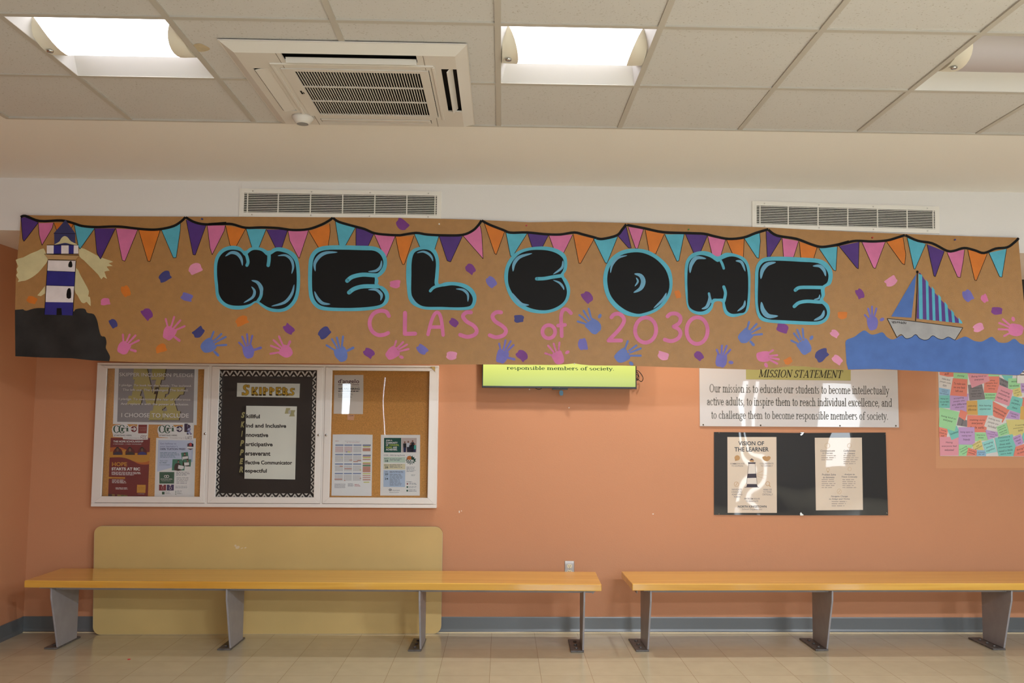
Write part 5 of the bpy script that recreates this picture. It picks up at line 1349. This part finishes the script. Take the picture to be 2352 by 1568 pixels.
PEN = [
 (A_, 'u', [(218, 88), (265, 84), (380, 132), (268, 290), (246, 318), (234, 295)]), (A_, 'p', [(378, 140), (524, 134), (512, 185), (414, 355), (388, 260)]), (A_, 'o', [(527, 136), (720, 142), (660, 260), (570, 250)]),
 (A_, 't', [(725, 156), (922, 190), (782, 390), (766, 365)]), (A_, 'u', [(922, 190), (1125, 188), (982, 488), (946, 430)]), (A_, 'p', [(1130, 190), (1342, 200), (1218, 508), (1192, 498)]), (A_, 'o', [(1350, 204), (1560, 206), (1462, 510), (1440, 508)]), (A_, 't', [(1573, 206), (1757, 142), (1755, 210), (1716, 472), (1688, 475)]), (A_, 'u', [(1812, 104), (2005, 160), (1902, 447), (1880, 444)]),
 (B_, 'p', [(68, 160), (244, 160), (235, 210), (117, 445), (96, 380)]), (B_, 'o', [(247, 162), (444, 190), (330, 400), (290, 350)]), (B_, 't', [(447, 192), (642, 196), (570, 380), (505, 380)]), (B_, 'u', [(645, 200), (853, 200), (790, 390), (740, 390)]), (B_, 'p', [(853, 206), (1054, 206), (965, 480), (950, 462), (872, 310)]), (B_, 'o', [(1057, 216), (1259, 142), (1266, 215), (1240, 400), (1165, 400)]),
 (B_, 't', [(1312, 106), (1513, 174), (1400, 380), (1355, 380)]), (B_, 'u', [(1515, 178), (1691, 236), (1625, 380), (1515, 370)]), (B_, 'p', [(1691, 240), (1897, 266), (1812, 470), (1790, 462)]), (C_, 'o', [(-49, 226), (130, 220), (38, 495), (20, 497), (-10, 420)]), (C_, 't', [(134, 200), (374, 220), (330, 360), (195, 345)]), (C_, 'u', [(376, 224), (602, 224), (488, 472), (455, 462)]), (C_, 'p', [(608, 218), (776, 120), (791, 200), (804, 442)]),
 (C_, 'o', [(815, 96), (1012, 182), (932, 402), (915, 388)]), (C_, 't', [(1025, 186), (1232, 196), (1092, 418), (1070, 416)]), (C_, 'u', [(1235, 186), (1442, 208), (1370, 350), (1285, 345)]), (C_, 'p', [(1442, 210), (1674, 210), (1580, 400), (1510, 400)]), (C_, 'o', [(1680, 200), (1886, 246), (1752, 488), (1735, 486)]), (D_, 't', [(-28, 236), (197, 218), (97, 467), (80, 458)]),
 (D_, 'u', [(200, 211), (276, 120), (324, 322), (298, 322)]), (D_, 'p', [(294, 126), (438, 148), (382, 330), (362, 324)]), (D_, 'o', [(454, 156), (632, 192), (550, 380), (490, 360)]), (D_, 't', [(636, 196), (816, 194), (767, 442), (748, 448)]), (D_, 'u', [(824, 186), (1033, 206), (960, 380), (905, 370)]), (D_, 'p', [(1035, 214), (1202, 242), (1150, 420), (1080, 400)]), (D_, 'o', [(1210, 246), (1376, 236), (1366, 420), (1280, 410)]), (D_, 't', [(1378, 236), (1521, 181), (1526, 260), (1512, 418), (1492, 412)]),
 (D_, 'u', [(1579, 161), (1722, 231), (1612, 412), (1590, 412)]), (D_, 'p', [(1729, 231), (1882, 258), (1830, 430), (1745, 430)]), (D_, 'o', [(1889, 264), (2057, 311), (2020, 430), (1905, 430)]), (D_, 't', [(2073, 326), (2244, 311), (2230, 535), (2208, 527)]),
 (E_, 'u', [(233, 191), (429, 151), (422, 412), (403, 402)]), (E_, 'p', [(454, 148), (684, 148), (587, 408), (567, 402)]), (E_, 'o', [(693, 146), (856, 106), (882, 270), (872, 372), (848, 362)]), (E_, 't', [(896, 111), (1077, 171), (972, 415), (960, 412)]), (E_, 'u', [(1089, 174), (1257, 241), (1170, 488), (1155, 482)]), (E_, 'p', [(1284, 254), (1454, 226), (1442, 330), (1412, 497), (1385, 492)]), (E_, 'o', [(1484, 228), (1672, 264), (1567, 528), (1550, 522)]), (E_, 't', [(1687, 258), (1853, 221), (1807, 497), (1785, 492)])]
for cv, c, q in PEN:
    cx = sum(p[0] for p in q) / len(q); cy = sum(p[1] for p in q) / len(q)
    pe = art('pennant', [q], cv, 2, PC[c])
    edge = []
    n = len(q)
    for i in range(n):
        if i == 0: continue                           # the upper side hangs on the painted cord
        edge += ribbon([q[i], q[(i + 1) % n]], 5, smooth=False)
    art('pennant_outline', edge, cv, 2.5, P_BLACK, pe)
cord = []
for cv, pth in ((A_, [(216, 84), (262, 72), (390, 118), (600, 112), (720, 140), (800, 165), (930, 176), (1100, 170), (1200, 174), (1310, 188), (1450, 200), (1560, 196), (1690, 166), (1770, 115), (1805, 78)]),
                (A_, [(1808, 80), (1880, 122), (1960, 145), (2034, 150)]), (B_, [(84, 150), (200, 146), (310, 147), (440, 182), (600, 179), (760, 186), (900, 204), (1050, 196), (1180, 152), (1260, 108), (1290, 84)]),
                (B_, [(1292, 86), (1350, 125), (1500, 168), (1600, 195), (1700, 236), (1850, 252), (1950, 255)]), (C_, [(0, 212), (150, 190), (260, 206), (430, 214), (600, 210), (700, 170), (760, 112), (788, 68)]),
                (C_, [(790, 70), (870, 112), (1000, 162), (1070, 188), (1230, 186), (1400, 202), (1550, 206), (1690, 186), (1780, 206), (1907, 240)]), (D_, [(0, 232), (60, 238), (190, 205), (240, 150), (278, 102)]),
                (D_, [(285, 108), (450, 140), (620, 175), (850, 184), (1000, 190), (1100, 214), (1230, 238), (1370, 225), (1480, 184), (1600, 148)]), (D_, [(1600, 152), (1680, 206), (1860, 236), (2000, 288), (2100, 312), (2230, 294), (2300, 276), (2352, 262)]),
                (E_, [(210, 184), (300, 160), (400, 140), (560, 146), (700, 136), (800, 108), (874, 84)]), (E_, [(878, 86), (1000, 140), (1140, 164), (1280, 236), (1350, 238), (1450, 210), (1550, 232), (1640, 260), (1750, 218), (1860, 206), (1930, 156), (1968, 118)])):
    art('painted_cord', ribbon(pth, 24, 4), cv, 3, P_BLACK)
art('painted_cord', ribbon([(479, 515), (500, 513.5), (520, 512)], 5.6), PX, 3, P_BLACK)

def letter(name, cv, outer, black, strokes, shines, holes=()):
    o = art(name, [spline(outer, 4)], cv, 4, P_TEAL)
    art('letter_fill', [spline(black, 4)], cv, 5, P_BLACK, o)
    for p, w in strokes: art('letter_crease', ribbon(p, w, 4) + [ellipse(p[0][0], p[0][1], w / 2, w / 2, 10)], cv, 6, P_TEAL, o)
    for p, w in shines: art('letter_shine', [stroke(p, w, True, True, 4)], cv, 6.5, P_HI, o)
    return o
letter('letter_w', B_, [(135, 640), (138, 520), (165, 440), (225, 380), (310, 357), (385, 370), (437, 412), (480, 380), (540, 368), (610, 382), (668, 410), (715, 382), (770, 372), (850, 390), (925, 440), (960, 520), (972, 650), (968, 780), (945, 880), (890, 955), (820, 995), (740, 1003), (670, 990), (600, 950), (545, 910), (490, 945), (410, 975), (300, 972), (215, 930), (160, 860), (145, 750)],
       [(165, 640), (168, 530), (195, 455), (250, 408), (320, 395), (390, 410), (430, 452), (455, 442), (495, 408), (540, 397), (600, 410), (650, 452), (690, 442), (740, 412), (790, 415), (860, 440), (915, 500), (935, 580), (940, 700), (930, 810), (900, 890), (850, 945), (790, 970), (720, 970), (650, 950), (575, 903), (535, 895), (480, 925), (400, 940), (300, 935), (230, 900), (185, 830), (175, 740)],
       [([(455, 548), (466, 515), (455, 462), (432, 408)], 30), ([(662, 548), (669, 500), (670, 450), (666, 405)], 34), ([(560, 900), (590, 850), (596, 795), (580, 748)], 30)],
       [([(245, 460), (300, 425), (360, 435), (400, 485), (412, 550)], 34), ([(755, 455), (830, 450), (885, 490), (905, 560), (890, 630)], 28), ([(500, 755), (530, 800), (510, 860), (425, 912)], 28), ([(915, 735), (890, 830), (820, 910), (695, 945)], 30), ([(500, 695), (555, 712), (592, 760), (598, 800), (590, 850)], 36)])
letter('letter_e', B_, [(1050, 700), (1052, 560), (1065, 470), (1110, 400), (1190, 362), (1330, 352), (1500, 355), (1680, 362), (1760, 395), (1805, 450), (1818, 530), (1800, 600), (1760, 645), (1727, 660), (1735, 700), (1730, 738), (1780, 755), (1825, 800), (1838, 860), (1815, 920), (1740, 965), (1600, 988), (1400, 993), (1200, 985), (1120, 950), (1070, 880), (1055, 800)],
       [(1088, 690), (1092, 560), (1105, 480), (1145, 425), (1230, 398), (1400, 395), (1580, 400), (1690, 405), (1750, 440), (1780, 500), (1775, 560), (1740, 612), (1700, 640), (1700, 690), (1700, 735), (1750, 775), (1792, 825), (1796, 880), (1750, 932), (1600, 955), (1400, 962), (1210, 950), (1130, 905), (1095, 820)],
       [([(1430, 698), (1480, 660), (1580, 638), (1700, 645), (1740, 640)], 40), ([(1448, 812), (1500, 775), (1590, 752), (1740, 752)], 40)],
       [([(1120, 605), (1115, 530), (1160, 460), (1230, 425), (1335, 420)], 36), ([(1765, 500), (1755, 560), (1710, 600), (1635, 608)], 28), ([(1635, 785), (1710, 785), (1755, 820), (1765, 850), (1755, 890)], 30), ([(1112, 800), (1140, 865), (1190, 915), (1265, 925)], 32)])
letter('letter_l', C_, [(55, 600), (60, 480), (80, 400), (120, 350), (190, 325), (260, 322), (330, 345), (365, 410), (377, 490), (372, 600), (372, 686), (440, 670), (530, 668), (620, 685), (690, 725), (730, 780), (740, 830), (725, 890), (690, 930), (600, 942), (450, 938), (260, 937), (170, 915), (110, 880), (75, 820), (62, 720)],
       [(106, 600), (108, 480), (125, 400), (160, 365), (230, 350), (290, 365), (330, 415), (345, 490), (338, 600), (335, 695), (400, 712), (500, 700), (590, 715), (660, 755), (700, 815), (698, 870), (665, 905), (560, 915), (400, 910), (250, 908), (180, 885), (130, 835), (105, 770)],
       [([(290, 755), (312, 730), (350, 710), (420, 695)], 28)],
       [([(160, 385), (220, 372), (275, 395), (305, 430), (315, 465)], 24), ([(540, 735), (610, 745), (655, 790), (655, 860)], 26), ([(108, 800), (130, 850), (170, 890)], 12)])
letter('letter_c', C_, [(1010, 640), (1018, 540), (1050, 460), (1110, 390), (1200, 345), (1320, 325), (1430, 325), (1530, 350), (1600, 400), (1622, 470), (1615, 550), (1585, 602), (1620, 650), (1648, 720), (1645, 800), (1615, 870), (1550, 930), (1460, 965), (1370, 975), (1260, 960), (1160, 915), (1090, 850), (1040, 760)],
       [(1046, 640), (1055, 540), (1095, 460), (1160, 395), (1250, 362), (1350, 355), (1450, 365), (1530, 395), (1580, 440), (1592, 500), (1578, 560), (1555, 600), (1580, 650), (1610, 715), (1618, 780), (1595, 850), (1540, 900), (1460, 935), (1370, 943), (1270, 925), (1180, 880), (1110, 810), (1060, 720)],
       [([(1325, 637), (1400, 634), (1490, 618), (1590, 604)], 34)],
       [([(1095, 565), (1105, 490), (1160, 425), (1280, 390)], 34), ([(1580, 460), (1570, 530), (1485, 593)], 24), ([(1485, 650), (1545, 675), (1580, 715), (1590, 745)], 22), ([(1085, 775), (1130, 840), (1180, 885), (1250, 892)], 32)])
letter('letter_o', D_, [(62, 640), (80, 510), (140, 410), (240, 345), (370, 328), (490, 350), (600, 420), (680, 510), (707, 620), (695, 740), (640, 840), (560, 910), (460, 950), (370, 963), (270, 945), (170, 880), (95, 780)],
       [(100, 630), (115, 520), (170, 430), (260, 378), (380, 362), (480, 385), (570, 440), (645, 530), (678, 640), (665, 740), (610, 830), (540, 890), (450, 925), (375, 935), (280, 905), (190, 840), (125, 750)], [],
       [([(130, 555), (145, 480), (200, 415), (285, 392)], 24), ([(352, 563), (410, 580), (435, 635), (410, 700), (345, 738)], 44), ([(368, 598), (385, 635), (355, 680)], 18), ([(650, 740), (620, 800), (530, 885)], 24)])
letter('letter_m', D_, [(820, 620), (822, 500), (840, 430), (890, 375), (970, 352), (1050, 360), (1125, 402), (1200, 368), (1280, 375), (1370, 410), (1415, 470), (1432, 560), (1432, 700), (1425, 850), (1395, 925), (1330, 955), (1260, 965), (1200, 940), (1175, 880), (1165, 825), (1100, 825), (1075, 890), (1030, 935), (960, 945), (890, 925), (845, 870), (828, 760)],
       [(845, 620), (850, 510), (870, 440), (920, 400), (980, 388), (1060, 410), (1125, 452), (1165, 430), (1240, 402), (1310, 410), (1370, 450), (1400, 510), (1412, 620), (1408, 780), (1385, 910), (1330, 930), (1260, 935), (1215, 905), (1195, 840), (1185, 798), (1130, 795), (1080, 800), (1060, 860), (1010, 905), (950, 915), (890, 895), (855, 850), (848, 740)],
       [([(1184, 512), (1170, 470), (1148, 430), (1126, 408)], 24), ([(1184, 684), (1200, 740), (1190, 800), (1182, 825)], 28), ([(1046, 746), (1058, 800), (1075, 830)], 22)],
       [([(870, 555), (880, 480), (930, 415), (1020, 422)], 38), ([(1295, 442), (1350, 455), (1385, 540)], 26), ([(1050, 745), (1050, 810), (1025, 870), (978, 890)], 32), ([(1382, 810), (1370, 865), (1310, 912)], 24)])
letter('letter_e', D_, [(1475, 640), (1480, 520), (1510, 450), (1570, 410), (1700, 402), (1900, 410), (2060, 422), (2140, 455), (2190, 520), (2200, 590), (2180, 660), (2128, 692), (2128, 760), (2112, 805), (2160, 850), (2175, 920), (2150, 990), (2090, 1030), (2000, 1038), (1800, 1030), (1600, 1015), (1520, 985), (1485, 900), (1475, 780)],
       [(1505, 640), (1510, 530), (1540, 470), (1590, 445), (1700, 440), (1900, 450), (2060, 462), (2130, 510), (2160, 570), (2150, 640), (2105, 675), (2090, 710), (2095, 770), (2078, 815), (2130, 870), (2148, 930), (2120, 980), (2060, 1005), (1950, 1005), (1750, 995), (1600, 985), (1530, 945), (1505, 860), (1502, 760)],
       [([(1852, 714), (1885, 692), (1960, 688), (2110, 690)], 32), ([(1842, 866), (1885, 832), (1960, 818), (2060, 824), (2110, 826)], 32)],
       [([(1530, 610), (1545, 530), (1590, 475), (1670, 455)], 40), ([(2015, 490), (2080, 490), (2120, 530), (2135, 585)], 32), ([(2080, 755), (2070, 790), (2025, 802)], 18), ([(1535, 825), (1550, 900), (1600, 955), (1690, 955)], 46), ([(2120, 900), (2100, 960), (2025, 995)], 32)])

def script(name, cv, strokes, w):
    ps = []
    for kind, p in strokes:
        ps += [stroke(p, w, kind == 's', False, 5)] if kind in 'sl' else ring(p[0], p[1], p[2], p[3], w, 26, p[4])
    return art(name, ps, cv, 3.2, P_PINK)
script('painted_c', B_, [('s', [(1836, 1040), (1810, 1000), (1750, 990), (1690, 1015), (1655, 1070), (1650, 1130), (1675, 1190), (1730, 1225), (1790, 1222), (1828, 1205)])], 38)
script('painted_l', C_, [('l', [(44, 968), (42, 1172)]), ('l', [(42, 1172), (142, 1170)])], 40)
script('painted_a', C_, [('s', [(268, 1178), (300, 1050), (338, 972), (376, 975), (400, 1050), (415, 1184)]), ('l', [(290, 1106), (402, 1106)])], 34)
script('painted_s', C_, [('s', [(685, 964), (640, 965), (608, 1000), (640, 1050), (710, 1092), (742, 1140), (720, 1182), (650, 1202), (580, 1182)])], 38)
script('painted_s', C_, [('s', [(978, 964), (930, 964), (895, 1000), (920, 1050), (990, 1096), (1026, 1140), (1002, 1186), (930, 1206), (868, 1186)])], 38)
script('painted_o', C_, [('r', (1442, 1152, 62, 64, 0))], 36)
script('painted_f', C_, [('s', [(1658, 972), (1620, 936), (1582, 942), (1562, 1000), (1565, 1100), (1568, 1195)]), ('l', [(1532, 1092), (1600, 1085)])], 36)
script('painted_two', D_, [('s', [(138, 968), (165, 940), (215, 938), (252, 975), (250, 1020), (200, 1092), (112, 1182)]), ('l', [(110, 1184), (228, 1184)])], 36)
script('painted_zero', D_, [('r', (456, 1087, 98, 117, .08))], 36)
script('painted_three', D_, [('s', [(660, 960), (690, 936), (745, 936), (780, 970), (768, 1022), (716, 1055)]), ('s', [(716, 1055), (764, 1080), (780, 1122), (755, 1166), (695, 1190), (634, 1176)])], 36)
script('painted_zero', D_, [('r', (935, 1092, 98, 124, .02))], 36)

# paint dabs
rnd = random.Random(3)
DC = {'n': P_NAVY, 'k': P_LPINK, 'o': P_ORANGE, 'v': P_LAV, 'p': P_PINK, 'u': P_VIOLET}
DABS = {A_: [('n', 1608, 662, 58, -.5), ('k', 1905, 590, 62, -.5), ('o', 1230, 795, 52, 1.2), ('v', 1822, 855, 54, .4), ('p', 1028, 905, 44, -.1), ('o', 322, 887, 46, .4), ('u', 1428, 1025, 58, .9), ('n', 1102, 1115, 44, 1.0), ('o', 1573, 1360, 52, -.3), ('n', 1932, 1190, 56, -.6)],
        B_: [('o', 410, 1097, 58, -.4), ('u', 867, 1165, 54, .8), ('n', 1210, 1207, 62, -.6), ('u', 1640, 1400, 54, .7), ('p', 1898, 728, 50, 0), ('u', 1968, 145, 60, .7)],
        C_: [('u', 680, 542, 52, .8), ('v', 882, 667, 56, .9), ('u', 1812, 818, 56, .9), ('u', 520, 1060, 46, .7), ('n', 1152, 1025, 48, .1), ('v', 213, 1318, 54, .7), ('k', 497, 1380, 52, .1), ('u', 1175, 1390, 58, .8), ('v', 1780, 1275, 56, 1.4)],
        D_: [('o', 755, 755, 36, 1.3), ('o', 2290, 943, 42, 0), ('u', 1732, 1070, 54, .4), ('k', 2217, 1122, 42, .6), ('k', 2243, 1365, 48, .7), ('n', 2100, 1322, 66, -.6), ('o', 1785, 1368, 38, -.4), ('u', 950, 1327, 46, .8), ('k', 620, 1320, 50, .4)],
        E_: [('u', 432, 658, 48, 1.1), ('k', 733, 530, 58, -.5), ('v', 1490, 672, 58, 1.0), ('p', 1648, 700, 40, 1.2), ('u', 1755, 820, 48, .15), ('k', 1585, 985, 50, -.3)]}
for cv, lst in DABS.items():
    for c, x, yy, r_, ang in lst:
        q = [(-1, -.42), (-.4, -.72), (.5, -.75), (1.0, -.5), (.92, .1), (1.0, .55), (.35, .72), (-.35, .78), (-1, .5), (-.9, 0)]
        bend = rnd.uniform(-.25, .25)
        q = [(u * (1 + rnd.uniform(-.1, .1)), v + bend * (1 - u * u) + rnd.uniform(-.08, .08)) for u, v in q]
        ca, sa = math.cos(ang), math.sin(ang)
        art('paint_dab', [[(x + r_ * (u * ca - v * sa), yy + r_ * (u * sa + v * ca)) for u, v in spline(q, 2)]], cv, 1, DC[c])

# handprints: palm centre, palm radius, finger tips (little to index), thumb tip
HANDS = [(A_, 'p', (1210, 1350), 66, [(1200, 1222), (1266, 1222), (1322, 1230), (1354, 1278)], (1322, 1382)), (A_, 'p', (1650, 1205), 68, [(1615, 1070), (1697, 1050), (1757, 1084), (1798, 1140)], (1748, 1280)),
 (B_, 'b', (80, 1332), 74, [(132, 1195), (208, 1216), (250, 1245), (256, 1322)], (175, 1422)), (B_, 'v', (472, 1388), 64, [(380, 1300), (410, 1242), (457, 1218), (508, 1234)], (590, 1350)), (B_, 'p', (832, 1385), 64, [(685, 1408), (690, 1330), (716, 1276), (768, 1240)], (874, 1290)),
 (B_, 'b', (1370, 1410), 70, [(1230, 1325), (1282, 1266), (1330, 1250), (1390, 1240)], (1488, 1350)), (B_, 'p', (1872, 1400), 66, [(1906, 1284), (1975, 1294), (2012, 1318), (2028, 1362)], (1958, 1440)),
 (C_, 'v', (988, 1390), 66, [(960, 1268), (1022, 1236), (1072, 1245), (1100, 1282)], (1106, 1420)), (C_, 'p', (1530, 1400), 66, [(1408, 1362), (1436, 1288), (1490, 1268), (1546, 1258)], (1622, 1352)), (C_, 'b', (1876, 1100), 74, [(1724, 1052), (1740, 990), (1780, 948), (1830, 928)], (1938, 1000)),
 (D_, 'b', (240, 1325), 70, [(290, 1190), (370, 1230), (410, 1258), (410, 1325)], (322, 1398)), (D_, 'v', (1158, 1368), 62, [(1118, 1270), (1166, 1232), (1210, 1234), (1244, 1270)], (1250, 1388)), (D_, 'b', (1384, 1140), 68, [(1420, 1012), (1490, 1030), (1522, 1066), (1540, 1124)], (1460, 1224)),
 (D_, 'p', (1552, 1332), 60, [(1642, 1274), (1682, 1320), (1696, 1358), (1682, 1398)], (1578, 1412)), (D_, 'b', (1936, 1242), 70, [(1815, 1184), (1840, 1118), (1870, 1085), (1920, 1074)], (2002, 1158)),
 (E_, 'v', (556, 940), 64, [(484, 862), (516, 800), (553, 780), (596, 798)], (650, 905)), (E_, 'p', (1925, 1010), 68, [(1822, 1068), (1772, 1002), (1778, 942), (1812, 906)], (1905, 905))]
HC = {'p': P_PINK, 'b': P_BLUE, 'v': P_LAV}
for cv, c, (px_, py_), R_, tips, th in HANDS:
    mx_ = sum(t[0] - px_ for t in tips); my_ = sum(t[1] - py_ for t in tips); ml = math.hypot(mx_, my_); ax_, ay_ = mx_ / ml, my_ / ml
    palm = []
    for u, v in ((-1.0, -.5), (-1.05, .1), (-.95, .55), (-.5, .88), (.1, .95), (.62, .9), (.92, .72), (.84, .45), (.98, .2), (.86, -.05), (.98, -.3), (.86, -.55), (.8, -.85), (.1, -.92), (-.55, -.82)):
        u *= R_ * rnd.uniform(.9, 1.06); v *= R_ * rnd.uniform(.82, .98)
        palm.append((px_ + ax_ * u - ay_ * v, py_ + ay_ * u + ax_ * v))
    ps = [spline(palm, 3)]
    for t in tips + [th]:
        dx, dy = t[0] - px_, t[1] - py_; L = math.hypot(dx, dy); ux, uy = dx / L, dy / L
        s0 = R_ * rnd.uniform(.95, 1.12); w = 20 if t is not th else 26
        m = (s0 + L) / 2 + rnd.uniform(-6, 6)
        if t is th and L < R_ * 1.6:
            ps.append(ellipse(t[0], t[1], 16, 24, 12, 0, math.atan2(dy, dx) + 1.5)); continue
        ps.append(stroke([(px_ + ux * s0, py_ + uy * s0), (px_ + ux * (m - 4), py_ + uy * (m - 4))], w * .9, False))
        ps.append(stroke([(px_ + ux * (m + 6), py_ + uy * (m + 6)), t], w, False))
    art('handprint', ps, cv, 1.5, HC[c])

# lighthouse on its rock
lh = art('painted_lighthouse', [[(470, 500), (742, 505), (738, 612), (727, 753), (717, 908), (715, 1034), (438, 1028), (452, 905), (455, 745), (465, 602)]], A_, 4.6, P_WHITE)
art('light_beam', [spline([(430, 385), (455, 450), (470, 500), (430, 560), (380, 620), (320, 668), (260, 700), (225, 705), (190, 715), (200, 690), (175, 650), (190, 625), (178, 590), (195, 560), (172, 500), (240, 475), (300, 440), (370, 410)], 2),
                   spline([(775, 385), (830, 390), (960, 460), (1040, 490), (1105, 515), (1060, 528), (1100, 555), (1040, 560), (1070, 600), (1020, 610), (1045, 680), (1010, 660), (990, 685), (960, 640), (880, 560), (820, 500), (775, 460)], 2),
                   spline([(745, 575), (790, 650), (830, 720), (870, 800), (862, 850), (882, 860), (888, 945), (850, 905), (830, 915), (800, 910), (760, 840), (730, 780)], 2), [(445, 750), (415, 790), (372, 842), (405, 850), (445, 822)]], A_, 1.8, P_CREAM, lh, each=True)
art('rock', [[(165, 985)] + spline([(240, 978), (270, 992), (340, 970), (438, 965), (600, 985), (715, 1000), (740, 978), (790, 968), (835, 975), (855, 1010), (920, 1025), (952, 1090), (965, 1150), (988, 1232), (1028, 1245), (1042, 1300), (1035, 1350), (1060, 1400), (1077, 1440), (1068, 1482)], 3, False) + [(900, 1473), (700, 1452), (420, 1446), (170, 1434)]], A_, 3.6, P_ROCK, lh)
art('blue_band', [[(462, 603), (736, 613), (727, 753), (455, 744)], [(450, 906), (718, 910), (715, 1036), (438, 1028)], [(520, 350), (600, 350), (600, 438), (520, 438)], [(672, 352), (722, 352), (720, 438), (672, 438)]], A_, 5.2, P_ROYAL, lh, each=True)
art('gallery', [[(460, 352), (766, 352), (766, 438), (460, 438)]], A_, 4.8, P_WHITE, lh)
art('cornice', [[(435, 440), (775, 452), (735, 498), (475, 492)]], A_, 5.0, P_TAN, lh)
art('lantern_roof', [[(640, 105), (737, 240), (525, 238)], [(530, 240), (735, 240), (735, 352), (532, 348)]], A_, 4.8, paint('slate', (56, 58, 104)), lh)
art('lamp_glow', [spline([(532, 348), (580, 318), (600, 285), (628, 264), (660, 275), (695, 315), (762, 350), (700, 345), (640, 330), (585, 340)], 3)], A_, 5.4, P_CREAM, lh)
art('black_detail', [spline([(670, 563), (676, 520), (696, 505), (707, 530), (706, 566)], 2), spline([(655, 865), (658, 795), (676, 770), (694, 785), (697, 866)], 2), [(557, 1032), (560, 965), (605, 965), (610, 1032)]]
    + ribbon([(525, 238), (737, 241)], 4) + ribbon([(460, 352), (766, 352)], 5) + ribbon([(460, 438), (766, 438)], 5) + ribbon([(437, 440), (774, 453)], 4) + ribbon([(475, 494), (735, 499)], 6)
    + ribbon([(470, 500), (440, 1028)], 5) + ribbon([(742, 505), (716, 1034)], 5) + ribbon([(465, 603), (738, 613)], 4) + ribbon([(455, 744), (727, 752)], 4), A_, 6, P_BLACK, lh)

# sailing boat on the waves
boat = art('painted_sailboat', [[(700, 895), (975, 925), (1435, 985), (1360, 1105)] + spline([(1340, 1098), (1292, 1075), (1240, 1100), (1190, 1090), (1142, 1062), (1100, 1098), (1055, 1104), (1010, 1085), (976, 1050), (935, 1080), (880, 1090), (836, 1050), (795, 1080)], 3, False)], E_, 3, P_GREY)
art('sea', [spline([(298, 1180), (302, 1108), (380, 1075), (440, 1030), (485, 1012), (540, 1050), (590, 1048), (655, 1030), (700, 1078), (760, 1100), (840, 1060), (880, 1092), (930, 1082), (976, 1055), (1030, 1100), (1080, 1102), (1142, 1066), (1190, 1092), (1240, 1100), (1294, 1078), (1360, 1106), (1410, 1088), (1465, 1072), (1540, 1112), (1610, 1122), (1660, 1098), (1712, 1075), (1770, 1128), (1850, 1132), (1912, 1096), (1960, 1140), (2010, 1160)], 3, False)
            + [(2012, 1370), (1990, 1405), (1955, 1446), (1928, 1450), (1700, 1436), (1400, 1421), (1000, 1404), (600, 1386), (322, 1392)] + spline([(306, 1330), (298, 1200)], 3, False)], E_, 2.2, P_SEA, boat)
art('hull_outline', ribbon([(700, 895), (975, 925), (1435, 985)], 6, smooth=False) + ribbon([(1435, 985), (1360, 1105)], 6) + ribbon([(700, 895), (795, 1080)], 6) + ribbon([(1360, 1105), (1340, 1098), (1292, 1075), (1240, 1100), (1190, 1090), (1142, 1062), (1100, 1098), (1055, 1104), (1010, 1085), (976, 1050), (935, 1080), (880, 1090), (836, 1050), (795, 1080)], 5, 3), E_, 3.6, P_BLACK, boat)
art('jib', [[(985, 462), (965, 640), (935, 888), (740, 876), (848, 690), (925, 560)]], E_, 3, P_SEA, boat)
art('mainsail', [[(1008, 448), (1025, 455), (1085, 550), (1145, 625), (1260, 755), (1350, 860), (1432, 945), (1380, 938), (985, 896), (1000, 640)]], E_, 3, P_LPURP, boat)
tri = lambda y: 1008 + (y - 448) * (1432 - 1008) / (945 - 448)
for xb0, xb1, sl in ((1010, 1046, .04), (1082, 1108, .05), (1142, 1170, .06), (1206, 1232, .07), (1268, 1298, .08), (1332, 1360, .08), (1398, 1432, .05)):
    pts = []
    def edge_(xb, lean):
        y = 945 - (1432 - xb) * .105; x = xb
        yt = 448 + (xb - 18 - 1008) * (945 - 448) / (1432 - 1008)
        return (x, min(y, 946)), (xb - lean * 140, max(yt, 462))
    (a0, a1), (b0, b1) = edge_(xb0, sl), edge_(xb1, sl)
    art('sail_stripe', [[a0, a1, b1, b0]], E_, 3.6, P_TEAL, boat)
art('mast', ribbon([(994, 440), (990, 640), (976, 920)], 8) + [ellipse(994, 442, 13, 13, 14)], E_, 4.2, P_BLACK, boat)
sc = []
for k in range(9):
    x = 745 + k * 16; yy = 930 + k * 1.0
    sc += ribbon([(x + rnd.uniform(-4, 8), yy - 10 + rnd.uniform(-4, 4)), (x + rnd.uniform(-4, 10), yy + rnd.uniform(-6, 4)), (x + rnd.uniform(0, 12), yy + 10), (x + 12, yy + rnd.uniform(-10, 8)), (x + rnd.uniform(4, 16), yy - 8)], 4)
art('hull_scribble', sc, E_, 3.8, P_BLACK, boat)

# push pins and staples along the top
def pin(px_, py_, col, label, r_=.0055):
    p = at(px_, py_, YN0); p.y -= billow(p.x, p.z)
    bm = bmesh.new(); lathe(bm, [(0, -.013), (r_ * .8, -.013), (r_, -.010), (r_ * .55, -.006), (r_ * .9, -.001), (0, -.001)], p, 'Y', 12)
    meta(link_bm('push_pin', bm, mat('pin_%d_%d_%d' % col, col, .35, .5)), label, 'push pin', 'push pins along the top of the banner')
pin(465, 503.5, (46, 66, 140), 'blue push pin on the banner above the second purple pennant group, left end')
pin(1009, 515, (232, 228, 222), 'white push pin near the top of the banner above the letter L', .005)
pin(1209, 518.5, (196, 52, 80), 'red push pin near the top of the banner above the letter C', .005)
pin(1581, 527.5, (60, 130, 66), 'green push pin near the top of the banner between O and M', .005)
pin(2003, 546, (196, 52, 44), 'red push pin near the top of the banner left of the painted boat', .005)
pin(2192, 551, (44, 58, 150), 'blue push pin near the top of the banner right of the painted boat', .005)
pin(1319, 835.5, (236, 236, 230), 'white push pin at the bottom edge of the banner above the television', .004)

bpy.data.objects.remove(_to, do_unlink=True)
